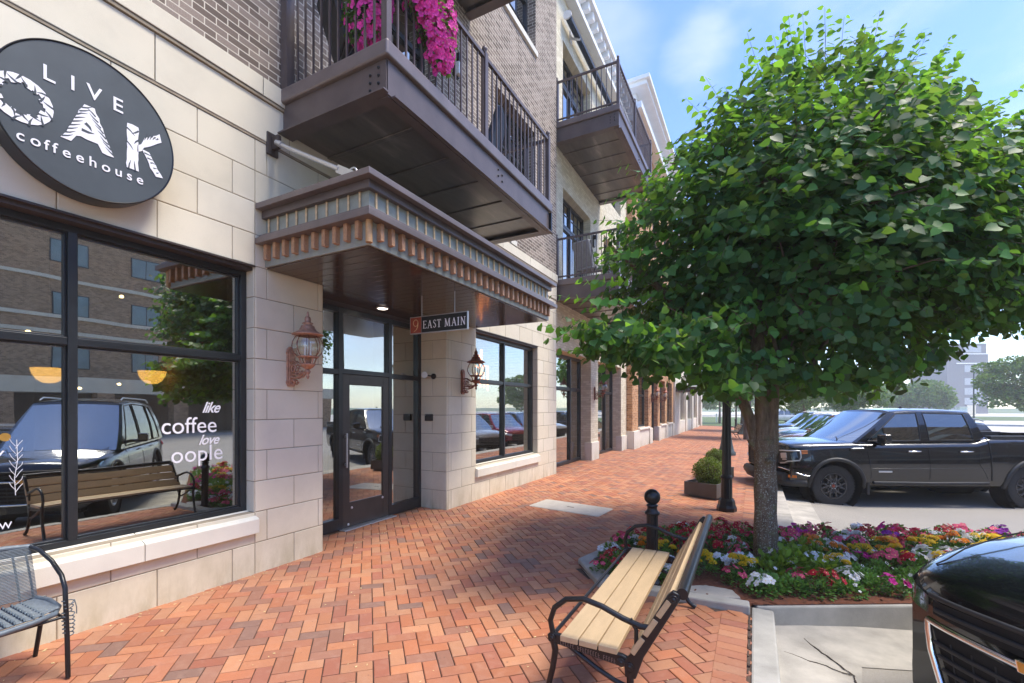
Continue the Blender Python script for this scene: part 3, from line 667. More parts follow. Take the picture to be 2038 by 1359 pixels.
# ================================================================== ENTRANCE CANOPY
cp = thing('entrance_canopy', 'long bronze canopy with rows of wooden dentils over the entrance door', 'canopy', (0, 2.90, 3.01))
CL, CD = 3.88, 1.40
b = MB(); b.box(0.002, CD, 0, CL, 0, .21); b.build('lower_fascia', 'canopy_grey', cp, bevel=.004)
b = MB(); b.box(0.002, CD - .012, .012, CL - .012, .30, .47); b.build('upper_frieze', 'canopy_grey', cp)
b = MB(); b.box(0.002, CD + .105, -.105, CL + .105, .205, .262); b.box(.003, CD + .065, -.065, CL + .065, .262, .300); b.build('lower_cornice', 'bronze_lit', cp, bevel=.004)
b = MB(); b.box(0.002, CD + .035, -.035, CL + .035, .470, .545); b.build('crown_moulding', 'bronze_steel', cp, bevel=.004)
b = MB(); b.box(0.002, CD + .10, -.10, CL + .10, .545, .600); b.build('crown_cap', 'bronze_lit', cp, bevel=.004)
pitch = .1365
def copies(first, spots):
    for i, l in enumerate(spots):
        o = first if i == 0 else first.copy()
        if i: COL.objects.link(o); o.parent = first.parent
        o.location = l
b = MB(); b.box(-.021, .021, -.050, 0, .055, .204); d0 = b.build('dentil', 'dentil_wood', cp, bevel=.002)
copies(d0, [(.075 + k * pitch, 0, 0) for k in range(10)])
b = MB(); b.box(0, .050, -.021, .021, .055, .204); d1 = b.build('dentil', 'dentil_wood', cp, bevel=.002)
copies(d1, [(CD, .11 + k * pitch, 0) for k in range(28)])
b = MB(); b.cyl((0, 0, .30), (0, 0, .47), .0105, 8); r0 = b.build('gilt_rod', 'brass_wood', cp)
copies(r0, [(.06 + k * pitch, .004, 0) for k in range(10)] + [(CD - .005, .09 + k * pitch, 0) for k in range(28)])
b = MB(); b.cyl((CD + .005, -.005, .015), (CD + .005, -.005, .204), .029, 16); b.build('corner_post', 'dentil_pale', cp)
g = N('soffit'); co = g.coord(); s = g.n('ShaderNodeSeparateXYZ'); g.l(co, s.inputs[0])
wv = g.n('ShaderNodeMath', operation='FRACT'); mm = g.n('ShaderNodeMath', operation='MULTIPLY'); mm.inputs[1].default_value = 1 / .145; g.l(s.outputs[1], mm.inputs[0]); g.l(mm.outputs[0], wv.inputs[0])
gr = g.ramp(wv.outputs[0], [(0, (0, 0, 0)), (.045, (1, 1, 1)), (.955, (1, 1, 1)), (1, (0, 0, 0))]); g.bump(gr, .6, .006)
f = g.noise(g.coord((.6, 6, 6)), 4, 5); g.fin(g.mixc(gr, (.01, .008, .006), g.ramp(f, [(.3, (.045, .026, .018)), (.7, (.085, .050, .034))])), .16); MATS['soffit'] = g.m
b = MB(); b.box(.01, CD - .02, .02, CL - .02, -.012, -.001); b.build('soffit', 'soffit', cp)
b = MB(); b.box(-.50, .002, 3.605, 5.945, 2.995, 3.03); b.build('recess_ceiling', 'soffit', A)
cl_ = thing('ceiling_light', 'round flush ceiling light glowing in the soffit above the door', 'ceiling light', (-.22, 4.77, 2.985))
b = MB(); b.lathe([(.075, .012), (.085, 0), (.07, -.006)], n=20); b.build('trim_ring', 'white_metal', cl_); b = MB(); b.lathe([(.07, -.005), (.05, -.012), (.001, -.014)], n=20); b.build('diffuser', 'ceiling_glow', cl_)
# wall strut that holds the canopy
st = thing('support_strut', 'round steel strut running from a wall bracket down to the canopy top', 'strut', (0, 2.97, 4.27))
b = MB(); b.box(0, .03, -.06, .06, -.12, .10); b.box(.03, .13, -.02, .02, -.07, .06); b.build('wall_bracket', 'bronze_dark', st, bevel=.005)
b = MB(); b.cyl((.10, 0, -.02), (1.02, -.05, -.52), .022, 12); b.cyl((.09, 0, -.01), (.17, 0, -.055), .032, 12); b.build('rod', 'silver', st)
b = MB(); b.bar((1.0, -.05, -.51), (1.22, -.06, -.63), .025, .07); b.tube([(1.2 + .045 * math.cos(a), -.06, -.60 + .045 * math.sin(a)) for a in [2 * PI * k / 14 for k in range(14)]], .009, 6, closed=True); b.build('clevis', 'silver', st)

# hanging address sign
hs = thing('hanging_sign', 'small hanging sign reading 9 EAST MAIN under the canopy', 'sign', (.50, 4.5, 2.53))
b = MB(); b.box(0, .86, -.012, .012, 0, .215); b.build('border', 'silver', hs, bevel=.004)
b = MB(); b.box(.012, .178, -.0145, .0145, .012, .203); b.build('number_panel', 'sign_red', hs)
b = MB(); b.box(.184, .848, -.0145, .0145, .012, .203); b.build('name_panel', 'sign_black', hs)
def serif(b, ch, x, h, m=0):
    """small set of serif capitals drawn from thick and thin strokes, on a panel facing -Y"""
    t, n = h * .13, h * .055; S = {}
    W_ = {'E': .62, 'A': .78, 'S': .52, 'T': .66, 'M': .95, 'I': .34, 'N': .82}[ch] * h
    def st(a, c, w): b.bar((x + a[0] * h, -.0155, a[1] * h), (x + c[0] * h, -.0155, c[1] * h), .002, w)
    def vs(a, c, w):
        p, q = Vector((x + a[0] * h, 0, a[1] * h)), Vector((x + c[0] * h, 0, c[1] * h)); d = (q - p).normalized(); nrm = Vector((d.z, 0, -d.x)) * w / 2
        P = [p - nrm, q - nrm, q + nrm, p + nrm]; b.prism([(v.x, v.z) for v in P], 'y', -.0165, -.0145, m)
    def sf(cx, z, w=.30): vs((cx - w / 2, z), (cx + w / 2, z), n)
    if ch == 'E':
        vs((.16, 0), (.16, 1), t); vs((.04, .97), (.56, .97), n); vs((.04, .03), (.58, .03), n); vs((.16, .5), (.45, .5), n); vs((.55, 1), (.55, .84), n); vs((.57, 0), (.57, .2), n); vs((.45, .42), (.45, .58), n)
    if ch == 'A': vs((.12, 0), (.39, 1), n * 1.1); vs((.39, 1), (.66, 0), t); vs((.22, .36), (.56, .36), n); sf(.12, .02, .24); sf(.66, .02, .24)
    if ch == 'S':
        pts = [(.44, .80), (.40, .93), (.26, .98), (.12, .90), (.10, .74), (.20, .60), (.34, .47), (.43, .32), (.40, .12), (.26, .02), (.12, .06), (.07, .22)]
        for k, (a, c) in enumerate(zip(pts[:-1], pts[1:])): vs(a, c, t * .85 if 3 < k < 8 else n * 1.3)
    if ch == 'T': vs((.32, 0), (.32, 1), t); vs((.04, .97), (.60, .97), n); vs((.05, .8), (.05, 1), n); vs((.59, .8), (.59, 1), n); sf(.32, .02)
    if ch == 'M': vs((.14, 0), (.18, 1), n * 1.2); vs((.18, 1), (.46, .05), t); vs((.46, .05), (.74, 1), n * 1.1); vs((.76, 1), (.79, 0), t); sf(.14, .02, .24); sf(.79, .02, .28); sf(.14, .98, .16); sf(.80, .98, .18)
    if ch == 'I': vs((.15, 0), (.15, 1), t); sf(.15, .02); sf(.15, .98)
    if ch == 'N': vs((.14, 0), (.14, 1), n * 1.2); vs((.14, 1), (.64, 0), t); vs((.64, 0), (.64, 1), n * 1.2); sf(.14, .02, .24); sf(.64, .98, .24); sf(.1, .98, .14)
    return W_
b = MB(); b.M = Matrix.Translation((0, 0, .058)); x = .205
for ch in 'EAST MAIN':
    if ch == ' ': x += .035; continue
    x += serif(b, ch, x, .095) + .011
b.M = None; b.build('lettering', 'white_vinyl', hs)
b = MB(); pts = []; cx, cz = .095, .135
for k in range(24): a = 2 * PI * k / 24; pts.append((cx + .036 * math.cos(a), -.0155, cz + .040 * math.sin(a)))
b.tube(pts, .0045, 6, closed=True); b.tube([(cx + .036, -.0155, cz), (cx + .032, -.0155, .09), (cx + .012, -.0155, .055), (cx - .03, -.0155, .03)], [.006, .006, .005, .003], 6); b.build('numeral', 'brass_wood', hs)
b = MB(); b.cyl((.18, 0, .21), (.18, 0, .475), .005, 6); b.build('hanger_rod', 'silver', hs); b = MB(); b.cyl((.67, 0, .21), (.67, 0, .475), .005, 6); b.build('hanger_rod', 'silver', hs)

# ================================================================== ROUND COFFEEHOUSE SIGN
sg = thing('round_sign', 'big round dark sign reading LIVE OAK coffeehouse on the stone wall', 'sign', (0, 1.494, 3.60))
SR = .51
b = MB(); b.lathe([(SR - .004, 0), (SR, .004), (SR, .150), (SR - .006, .156), (SR - .012, .150)], (.03, 0, 0), 96, 0, True, 'x'); b.build('rim', 'black_paint', sg, angle=35)
b = MB(); b.lathe([(SR - .011, .149), (.25, .150), (.001, .150)], (.03, 0, 0), 96, 0, False, 'x'); b.build('face', 'sign_face', sg)
fx = .183
def st_text(ch, y, z, size, nm='lettering', off=.0): return text(nm, ch, size, facing(fx, y - 1.494, z - 3.60), 'white_vinyl', sg, .0015, 0, 1, 1, 'CENTER', off)
for ch, y, z in (('L', 1.262, 3.776), ('I', 1.384, 3.790), ('V', 1.500, 3.790), ('E', 1.635, 3.786)): st_text(ch, y, z, .140, off=.001)
for ch, y in zip('coffeehouse', (1.130, 1.200, 1.252, 1.292, 1.352, 1.422, 1.492, 1.566, 1.640, 1.706, 1.772)):
    st_text(ch, y, 3.316 - .0 * y, .096, off=.0008)
def letterpoly(nm, polys, slits):
    b = MB()
    for P in polys: b.prism([(y - 1.494, z - 3.6) for y, z in P], 'x', fx - .002, fx + .001, 0)
    for (p, q, w) in slits:
        mid = ((p[0] + q[0]) / 2 + random.uniform(-.006, .006), (p[1] + q[1]) / 2 + random.uniform(-.006, .006))
        pts = [p, mid, q]; ws = [w, w * .8, w * .15]
        L_, R_ = [], []
        for i, t in enumerate(pts):
            a = pts[max(0, i - 1)]; c = pts[min(2, i + 1)]; d = Vector((c[0] - a[0], c[1] - a[1])).normalized(); n_ = Vector((-d.y, d.x)) * ws[i] / 2
            L_.append((t[0] + n_.x - 1.494, t[1] + n_.y - 3.6)); R_.append((t[0] - n_.x - 1.494, t[1] - n_.y - 3.6))
        b.prism(L_ + R_[::-1], 'x', fx + .001, fx + .0018, 1)
    return b.build(nm, ['white_vinyl', 'slit'], sg)
def jag(pts, amp=.008, n=5):             # ragged, branching outline
    out = []
    for i, a in enumerate(pts):
        c = pts[(i + 1) % len(pts)]; k = max(1, int(math.dist(a, c) / .03))
        for j in range(k):
            t = j / k; nx_, ny_ = (c[1] - a[1]), -(c[0] - a[0]); l = math.hypot(nx_, ny_) + 1e-6; s = random.uniform(-amp, amp) if (i + j) % 2 else 0
            out.append((a[0] + (c[0] - a[0]) * t + nx_ / l * s, a[1] + (c[1] - a[1]) * t + ny_ / l * s))
    return out
ring = []; oc, oz = 1.135, 3.583
for k in range(24):
    a0, a1 = 2 * PI * k / 24, 2 * PI * (k + 1) / 24
    th = .050 + .012 * math.sin(k * 2.1)
    ring.append([(oc + .152 * math.cos(a0), oz + .148 * math.sin(a0)), (oc + .152 * math.cos(a1), oz + .148 * math.sin(a1)), (oc + (.152 - th) * math.cos(a1), oz + (.148 - th) * math.sin(a1)), (oc + (.152 - th) * math.cos(a0), oz + (.148 - th) * math.sin(a0))])
sl_ = []
for k in range(26):
    if random.random() < .2: continue
    a = 2 * PI * k / 26 + .1; inn = k % 2; r0_, r1_ = (.09, .135) if inn else (.158, .108)
    sl_.append(((oc + r0_ * math.cos(a), oz + r0_ * math.sin(a)), (oc + r1_ * math.cos(a + .28), oz + r1_ * math.sin(a + .28)), .013))
letterpoly('letter', ring, sl_)
Ap = [jag([(1.467 - .022, 3.728), (1.467 + .03, 3.728), (1.612, 3.437), (1.540, 3.437), (1.520, 3.49), (1.395, 3.49), (1.375, 3.437), (1.325, 3.437)])]
sl_ = [((1.43, 3.545), (1.50, 3.55), .02), ((1.45, 3.6), (1.485, 3.56), .022)]
for k in range(9): z = 3.45 + k * .031; xl = 1.325 + (z - 3.437) * .42; sl_.append(((xl - .004, z), (xl + .055, z + .035), .010))
for k in range(8): z = 3.45 + k * .032; xr = 1.612 - (z - 3.437) * .46; sl_.append(((xr + .004, z), (xr - .045, z + .038), .010))
letterpoly('letter', Ap, sl_)
Kp = [jag([(1.690, 3.405), (1.762, 3.405), (1.762, 3.735), (1.690, 3.735)], .005), jag([(1.755, 3.55), (1.80, 3.60), (1.915, 3.70), (1.905, 3.755), (1.83, 3.70), (1.755, 3.60)], .01), jag([(1.785, 3.585), (1.83, 3.58), (1.925, 3.425), (1.875, 3.415)], .008)]
sl_ = [((1.688, 3.70), (1.74, 3.66), .012), ((1.764, 3.71), (1.72, 3.67), .012), ((1.688, 3.60), (1.73, 3.55), .010), ((1.70, 3.40), (1.715, 3.47), .010), ((1.742, 3.40), (1.735, 3.47), .010), ((1.764, 3.64), (1.735, 3.60), .012)]
for k in range(5): t = k / 5; sl_.append(((1.80 + .1 * t, 3.565 - .15 * t), (1.85 + .06 * t, 3.56 - .13 * t), .010)); sl_.append(((1.82 + .09 * t, 3.72 - .0 * t), (1.80 + .09 * t, 3.66 + .05 * t), .010))
letterpoly('letter', Kp, sl_)

# vinyl lettering on the shop window
vl = thing('window_lettering', 'white vinyl lettering on the shop window: like coffee love oople', 'lettering', (-.1745, 0, 0))
def vt(s, y, z, size, sh=0, sx=1, off=0, sp=1): return text('lettering', s, size, facing(0, y, z), 'white_vinyl', vl, .0008, sh, sx, sp, 'LEFT', off)
vt('like', 2.405, 1.575, .140, .45, .86, .002, .92); vt('coffee', 2.075, 1.392, .205, 0, .93, 0, 1.0); vt('love', 2.375, 1.282, .125, .45, .90, .002, .92); vt('oople', 2.150, 1.135, .205, 0, .93, 0, 1.02)
vt('w', 1.125, .80, .10, 0, .9, -.001)
b = MB()                                  # drawn sprig and small mark on the left pane
def cur(pts, r=.003): b.tube([(0, y, z) for y, z in pts], r, 5)
cur([(1.205, 1.02), (1.20, 1.14), (1.215, 1.26), (1.21, 1.40)], .002)
for k in range(7): z = 1.04 + k * .05; cur([(1.205, z), (1.225 + .01 * (k % 2), z + .035), (1.24, z + .055)], .0016); cur([(1.205, z + .015), (1.185, z + .045), (1.175, z + .07)], .0016)
b.build('sprig', 'white_vinyl', vl)
b = MB(); b.lathe([(.001, .001), (.028, .001)], (0, 1.155, 1.42), 24, 0, False, 'x'); b.build('mark', 'gold', vl)
vt('y', 1.10, 1.28, .11, .2, .9)

# pendants and downlights inside the coffeehouse
for i, (y, z, c) in enumerate(((2.09, 1.985, 'yellow'), (3.06, 2.02, 'orange'))):
    pd_ = thing('pendant_lamp', 'glowing %s bowl pendant lamp inside the coffeehouse window, %s of the two' % (c, 'left' if i == 0 else 'right'), 'pendant lamp', (-2.5, y, z), group='pendant lamps inside the coffeehouse')
    b = MB(); b.lathe([(.001, -.10), (.05, -.095), (.10, -.06), (.135, 0), (.15, .065), (.13, .055), (.11, .02)], n=24); b.build('shade', 'shade_glow', pd_)
    b = MB(); b.cyl((0, 0, 0), (0, 0, 1.3), .004, 6); b.build('cord', 'black_iron', pd_)
for y, x_, z in ((1.95, -3.4, 2.5), (2.15, -3.3, 2.52), (2.9, -2.9, 3.05), (1.6, -2.2, 2.55), (3.0, -4.4, 1.9), (3.15, -3.6, 1.95)):
    o = MB(); o.lathe([(.001, -.02), (.022, -.01), (.022, .01), (.001, .02)], n=10); o = o.build('spot_bulb', 'bulb_glow'); o.location = (x_, y, z); tag(o, 'tiny warm spot bulb glowing inside the coffeehouse', 'light bulb', 'spot bulbs inside the coffeehouse')
# glowing strokes added to imitate a neon reflection in the second shop window
nn = thing('neon_reflection', 'small orange neon reflection built as glowing strokes in the window right of the entrance', 'neon reflection', (-.26, 7.15, 2.30))
b = MB()
for P in ([(0, .35), (.02, .12), (.20, .05), (.28, .2), (.28, .42)], [(.05, .3), (.2, .3), (.25, .18)], [(-.05, .12), (.1, -.05), (.24, -.08), (.36, .12), (.52, .12), (.52, -.35)], [(.24, -.08), (.24, -.3)], [(.38, .0), (.38, -.3)]): b.tube([(0, y, z) for y, z in P], .016, 6)
b.build('tube', 'neon', nn)

# ================================================================== WALL LANTERNS
def lantern(label, loc, m='copper', m2='copper_dark'):
    t = thing('wall_lantern', label, 'wall lantern', loc, group='carriage lanterns on the shop fronts')
    b = MB(); P = [(-.035, -.20), (.035, -.20), (.055, -.165), (.055, -.15), (.048, -.13), (.048, .13), (.055, .15), (.045, .19), (.02, .215), (-.02, .215), (-.045, .19), (-.055, .15), (-.048, .13), (-.048, -.13), (-.055, -.15), (-.055, -.165)]
    b.prism(P, 'x', 0, .022); b.prism([(y * .7, z * .86) for y, z in P], 'x', .022, .034); b.build('back_plate', m, t, bevel=.004)
    b = MB(); C = (.27, 0, 0)
    def sc(pts, r=.009): b.tube([(p[0], p[2] if len(p) > 2 else 0, p[1]) for p in pts], r, 7)
    for s in (-.022, .022):
        sc([(.03, -.10, s), (.10, -.115, s), (.18, -.10, s), (.25, -.05, s * .5), (.27, .02, 0)], .008)
        sc([(.08 + .04 * math.cos(a) * (1 - a / 12), -.02 + .05 * math.sin(a) * (1 - a / 12), s) for a in [k * .5 for k in range(16)]], .007)
        sc([(.15 + .035 * math.cos(3 + a) * (1 - a / 11), -.06 + .035 * math.sin(3 + a) * (1 - a / 11), s) for a in [k * .5 for k in range(15)]], .006)
        sc([(.07 + .035 * math.cos(-a) * (1 - a / 11), -.15 + .03 * math.sin(-a) * (1 - a / 11), s) for a in [k * .5 for k in range(15)]], .007)
        sc([(.03, .05, s), (.08, .065, s), (.14, .03, s), (.2, .0, s), (.24, .02, 0)], .007)
    sc([(.03, -.075), (.15, -.07), (.24, -.055)], .010); b.lathe([(.001, -.13), (.012, -.12), (.018, -.10), (.010, -.085), (.022, -.07), (.03, -.05), (.012, -.03)], C, 12)
    b.build('scroll_bracket', m2 if m == 'copper_dark' else m, t)
    b = MB(); b.lathe([(.02, -.03), (.05, -.01), (.07, .012), (.075, .02), (.07, .028), (.03, .03), (.028, .085), (.10, .09), (.108, .098), (.10, .106)], C, 24)
    for k in range(6): a = k * PI / 3; b.cyl((.27 + .06 * math.cos(a), .06 * math.sin(a), .025), (.27 + .085 * math.cos(a), .085 * math.sin(a), .095), .007, 6)
    b.build('gallery', m, t)
    gp = [(.098, .104), (.125, .13), (.141, .165), (.146, .205), (.138, .25), (.118, .29), (.100, .308)]
    b = MB(); b.lathe(gp, C, 32); b.build('globe', 'lamp_glass', t)
    b = MB()
    for k in range(8): a = k * PI / 4 + .2; b.tube([(.27 + (r + .002) * math.cos(a), (r + .002) * math.sin(a), z) for r, z in gp], .004, 6)
    b.build('cage', m2, t)
    b = MB()
    for k in range(3): a = k * 2.1 + .4; b.cyl((.27 + .03 * math.cos(a), .03 * math.sin(a), .09), (.27 + .03 * math.cos(a), .03 * math.sin(a), .20), .010, 8, 0); b.lathe([(.009, .2), (.012, .215), (.008, .24), (.001, .255)], (.27 + .03 * math.cos(a), .03 * math.sin(a), 0), 8)
    b.build('candle', 'white_paint', t)
    b = MB(); b.lathe([(.105, .306), (.15, .318), (.154, .326), (.125, .342), (.085, .365), (.068, .395), (.064, .41), (.045, .42), (.04, .428), (.052, .436), (.05, .444), (.028, .452), (.032, .475), (.026, .50), (.012, .512), (.016, .525), (.009, .535), (.010, .55), (.001, .565)], C, 24); b.build('roof', m, t)
    return t
l1 = lantern('copper carriage lantern with curly bracket left of the entrance door', (.0, 3.185, 2.04))
l2 = lantern('dark copper carriage lantern on the stone pier right of the entrance door', (.0, 6.40, 2.04), 'copper_dark', 'copper_dark')
dup(l2, (-.10, 13.9, 2.05), label='dark lantern on the first pier of the cream brick building')
dup(l2, (.17, 21.4, 2.05), label='dark lantern on the orange brick pier nearest the camera'); dup(l2, (.17, 23.6, 2.05), label='dark lantern on the second orange brick pier')
sp = thing('spot_light', 'small round spotlight on a black mount above the keypad', 'spotlight', (-.24, 5.95, 2.12))
b = MB(); b.lathe([(.001, 0), (.045, -.0), (.045, -.03), (.02, -.05), (.001, -.05)], ax='y', n=16); b.cyl((0, -.04, 0), (-.06, -.09, .01), .012, 8); b.build('mount', 'black_iron', sp)
b = MB(); b.M = Matrix.Translation((-.10, -.11, .02)) @ Matrix.Rotation(R(30), 4, 'Z'); b.lathe([(.001, .03), (.03, .025), (.05, -.03), (.052, -.04)], ax='y', n=18); b.build('lamp_head', 'silver', sp)
b = MB(); b.M = Matrix.Translation((-.10, -.11, .02)) @ Matrix.Rotation(R(30), 4, 'Z'); b.lathe([(.05, -.036), (.001, -.040)], ax='y', n=18); b.build('lens', 'white_metal', sp)
kp = thing('entry_keypad', 'small black entry keypad box on the pier beside the door', 'keypad', (-.33, 5.948, 1.46))
b = MB(); b.box(-.075, .075, -.035, 0, -.055, .055); b.build('housing', 'black_plastic', kp, bevel=.008); b = MB(); b.box(-.05, .01, -.038, -.035, -.02, .035); b.build('display', 'sign_black', kp); b = MB(); b.box(-.06, -.045, -.0375, -.035, .036, .044); b.build('status_light', 'silver', kp)

# ================================================================== BALCONIES
g = N('pan'); co = g.coord((1.2, .25, 1)); f = g.noise(co, 3, 5, .6); s = g.ramp(f, [(.3, (.09, .075, .066)), (.6, (.16, .135, .12)), (.75, (.30, .26, .22))]); g.fin(s, .30, .45); MATS['pan'] = g.m
def balcony(label, loc, dep, ln, beam=.46, brail=False, mid=(1.75,), rail=1.03):
    t = thing('steel_balcony', label, 'balcony', loc, group='steel balconies on the street front')
    b = MB(); b.box(0, dep, 0, ln, -.145, 0)
    b.build('deck_fascia', 'bronze_lit', t, bevel=.02, seg=3)
    w = .008
    for nm, a in (('side_beam', (0.002, dep - .05, .05, .05)), ('side_beam', (0.002, dep - .05, ln - .05, ln - .05)), ('front_beam', None)):
        b = MB()
        if a:
            y = a[2]; s = -1 if y < 1 else 1
            b.box(a[0], a[1], y - .005, y + .005, -beam, -.146); b.box(a[0], a[1] + .03, min(y + s * .005, y + s * .07), max(y + s * .005, y + s * .07), -beam, -beam + .014); b.box(a[0], a[1], min(y - s * .005, y - s * .1), max(y - s * .005, y - s * .1), -beam + .0005, -beam + .014)
        else:
            b.box(dep - .05, dep - .04, .058, ln - .058, -beam + .002, -.147); b.box(dep - .04, dep + .008, .10, ln + .01, -beam - .012, -beam + .002); b.box(dep - .16, dep - .05, .07, ln - .07, -beam - .012, -beam + .002)
        b.build(nm, 'bronze_steel', t)
    b = MB(); b.box(.01, dep - .06, .06, ln - .06, -beam + .05, -beam + .06); b.build('soffit_pan', 'pan', t)
    for k in range(1, 6):
        b = MB(); y = ln * k / 6; b.box(.01, dep - .06, y - .03, y + .03, -beam + .036, -beam + .05); b.build('joist', 'pan', t, bevel=.008)
    b = MB()
    for dx_, dz in ((.09, -.20), (.09, -.27), (.09, -.34), (.19, -.24), (.19, -.31), (.19, -.38)): b.lathe([(.001, -.014), (.010, -.013), (.014, -.004), (.014, 0)], (dep - .05 - dx_, .045, dz), 10, 0, True, 'y')
    b.build('bolts', 'black_iron', t)
    b = MB()
    for dy, dz in ((-.05, -.22), (-.05, -.30), (.05, -.25), (.05, -.33)): b.lathe([(.001, .014), (.010, .013), (.014, .004), (.014, 0)], (dep - .04, ln * .56 + dy, dz), 10, 0, True, 'x')
    b.build('bolts', 'black_iron', t)
    b = MB(); b.box(dep - .04, dep + .0, ln - .06, ln - .02, -beam + .02, -.16)
    for k in range(4): b.lathe([(.001, .02), (.012, .018), (.012, 0)], (dep - .02, ln - .02, -.2 - k * .065), 8, 0, True, 'y')
    b.build('end_plate', 'black_iron', t)
    # railing
    xr = dep - .06
    for (x, y, ws) in [(.06, .06, .045), (xr, .06, .032), (xr, ln - .06, .032), (.06, ln - .06, .03)] + [(xr, m_, .032) for m_ in mid]:
        b = MB(); b.box(x - ws, x + ws, y - ws, y + ws, 0, rail + .03); b.lathe([(.02, 0), (.012, .015), (.03, .04), (.034, .06), (.022, .085), (.001, .092)], (x, y, rail + .03), 12); b.build('post', 'bronze_steel', t)
    for (p, q) in (((.1, .06), (xr - .03, .06)), ((xr, .09), (xr, ln - .09)), ((.1, ln - .06), (xr - .03, ln - .06))):
        b = MB(); b.bar((p[0], p[1], rail - .02), (q[0], q[1], rail - .02), .045, .04); b.build('rail', 'bronze_steel', t)
        if brail: b = MB(); b.bar((p[0], p[1], .08), (q[0], q[1], .08), .035, .03); b.build('rail', 'bronze_steel', t)
        n = int(math.dist(p, q) / .115); b = MB()
        for k in range(1, n):
            f = k / n; x, y = p[0] + (q[0] - p[0]) * f, p[1] + (q[1] - p[1]) * f
            if any(abs(y - m_) < .045 for m_ in mid) and abs(x - xr) < .01: continue
            b.box(x - .0085, x + .0085, y - .0085, y + .0085, .0, rail - .04)
        b.build('balusters', 'bronze_steel', t)
    return t
balcony('large bronze steel balcony with pink petunias above the entrance canopy', (0.0, 3.05, 4.87), 1.46, 3.75)
balcony('top floor bronze balcony at the upper edge of the picture over the petunia balcony', (0.0, 2.9, 8.70), 1.46, 3.72)
b2 = balcony('top balcony of the cream brick building under the rolled awning', (-.10, 10.58, 8.68), 1.66, 3.9, .52, True)
b3 = balcony('lower balcony of the cream brick building, half hidden by the tree', (-.10, 10.58, 4.78), 1.66, 3.9, .52, True)
def sling_chair(label, loc, rz, fab):
    t = thing('patio_chair', label, 'chair', loc, rz)
    for s in (-.27, .27):
        b = MB(); b.tube([(.25, s, 0), (.24, s, .35), (.26, s, .60), (.1, s, .64), (-.15, s, .62)], .012, 7); b.tube([(-.28, s, 0), (-.1, s, .36), (-.2, s, .62), (-.32, s, .98)], .012, 7); b.build('side_frame', 'black_iron', t)
    b = MB(); b.prism([(.26, .37), (.26, .47), (-.18, .43), (-.2, .33)], 'y', -.25, .25); b.build('seat_cushion', fab, t, bevel=.03)
    b = MB(); b.prism([(-.12, .42), (-.20, .38), (-.40, 1.0), (-.31, 1.03)], 'y', -.25, .25); b.build('backrest', fab, t, bevel=.03)
mat('navy_fabric', (.025, .045, .085), .85, 0, .2, 10); mat('grey_fabric', (.30, .29, .28), .85, 0, .2, 10)
sling_chair('navy cushioned patio chair on the petunia balcony', (.72, 5.75, 4.87), R(200), 'navy_fabric')
sling_chair('dark patio chair behind the petunias on the balcony corner', (.62, 3.55, 4.87), R(60), 'black_plastic')
sling_chair('grey cushioned patio chair on the lower balcony of the cream building', (.55, 11.35, 4.78), R(75), 'grey_fabric')
wl = thing('wall_sconce', 'slim dark box sconce on the brick wall behind the balcony rail', 'wall light', (0, 6.18, 7.0))
b = MB(); b.box(0, .05, -.06, .06, -.02, .34); b.build('back_plate', 'black_iron', wl); b = MB(); b.box(.05, .11, -.045, .045, 0, .19); b.build('diffuser', 'white_metal', wl); b = MB(); b.box(.045, .12, -.05, .05, .19, .33); b.build('hood', 'black_iron', wl, bevel=.01)
wl2 = dup(wl, (-.10, 13.75, 6.6), label='slim dark box sconce on the cream brick wall behind the lower balcony')
aw = thing('rolled_awning', 'rolled up navy awning above the top balcony of the cream building', 'awning', (-.10, 11.15, 11.72))
b = MB(); b.cyl((.16, 0, 0), (.16, 4.6, 0), .085, 16); b.build('fabric_roll', 'navy_fabric', aw); b = MB(); b.bar((.24, 0, -.1), (.24, 4.6, -.1), .05, .09); b.build('front_bar', 'navy_fabric', aw)
for y in (-.02, 4.62): b = MB(); b.lathe([(.001, -.02), (.11, -.02), (.11, .02), (.001, .02)], (.16, y, 0), 16, 0, False, 'y'); b.build('end_cap', 'white_metal', aw)
for y in (.6, 3.8): b = MB(); b.bar((.02, y, -.12), (.26, y + .1, -.16), .04, .05); b.box(0, .04, y - .06, y + .06, -.25, .05); b.build('bracket', 'white_metal', aw)

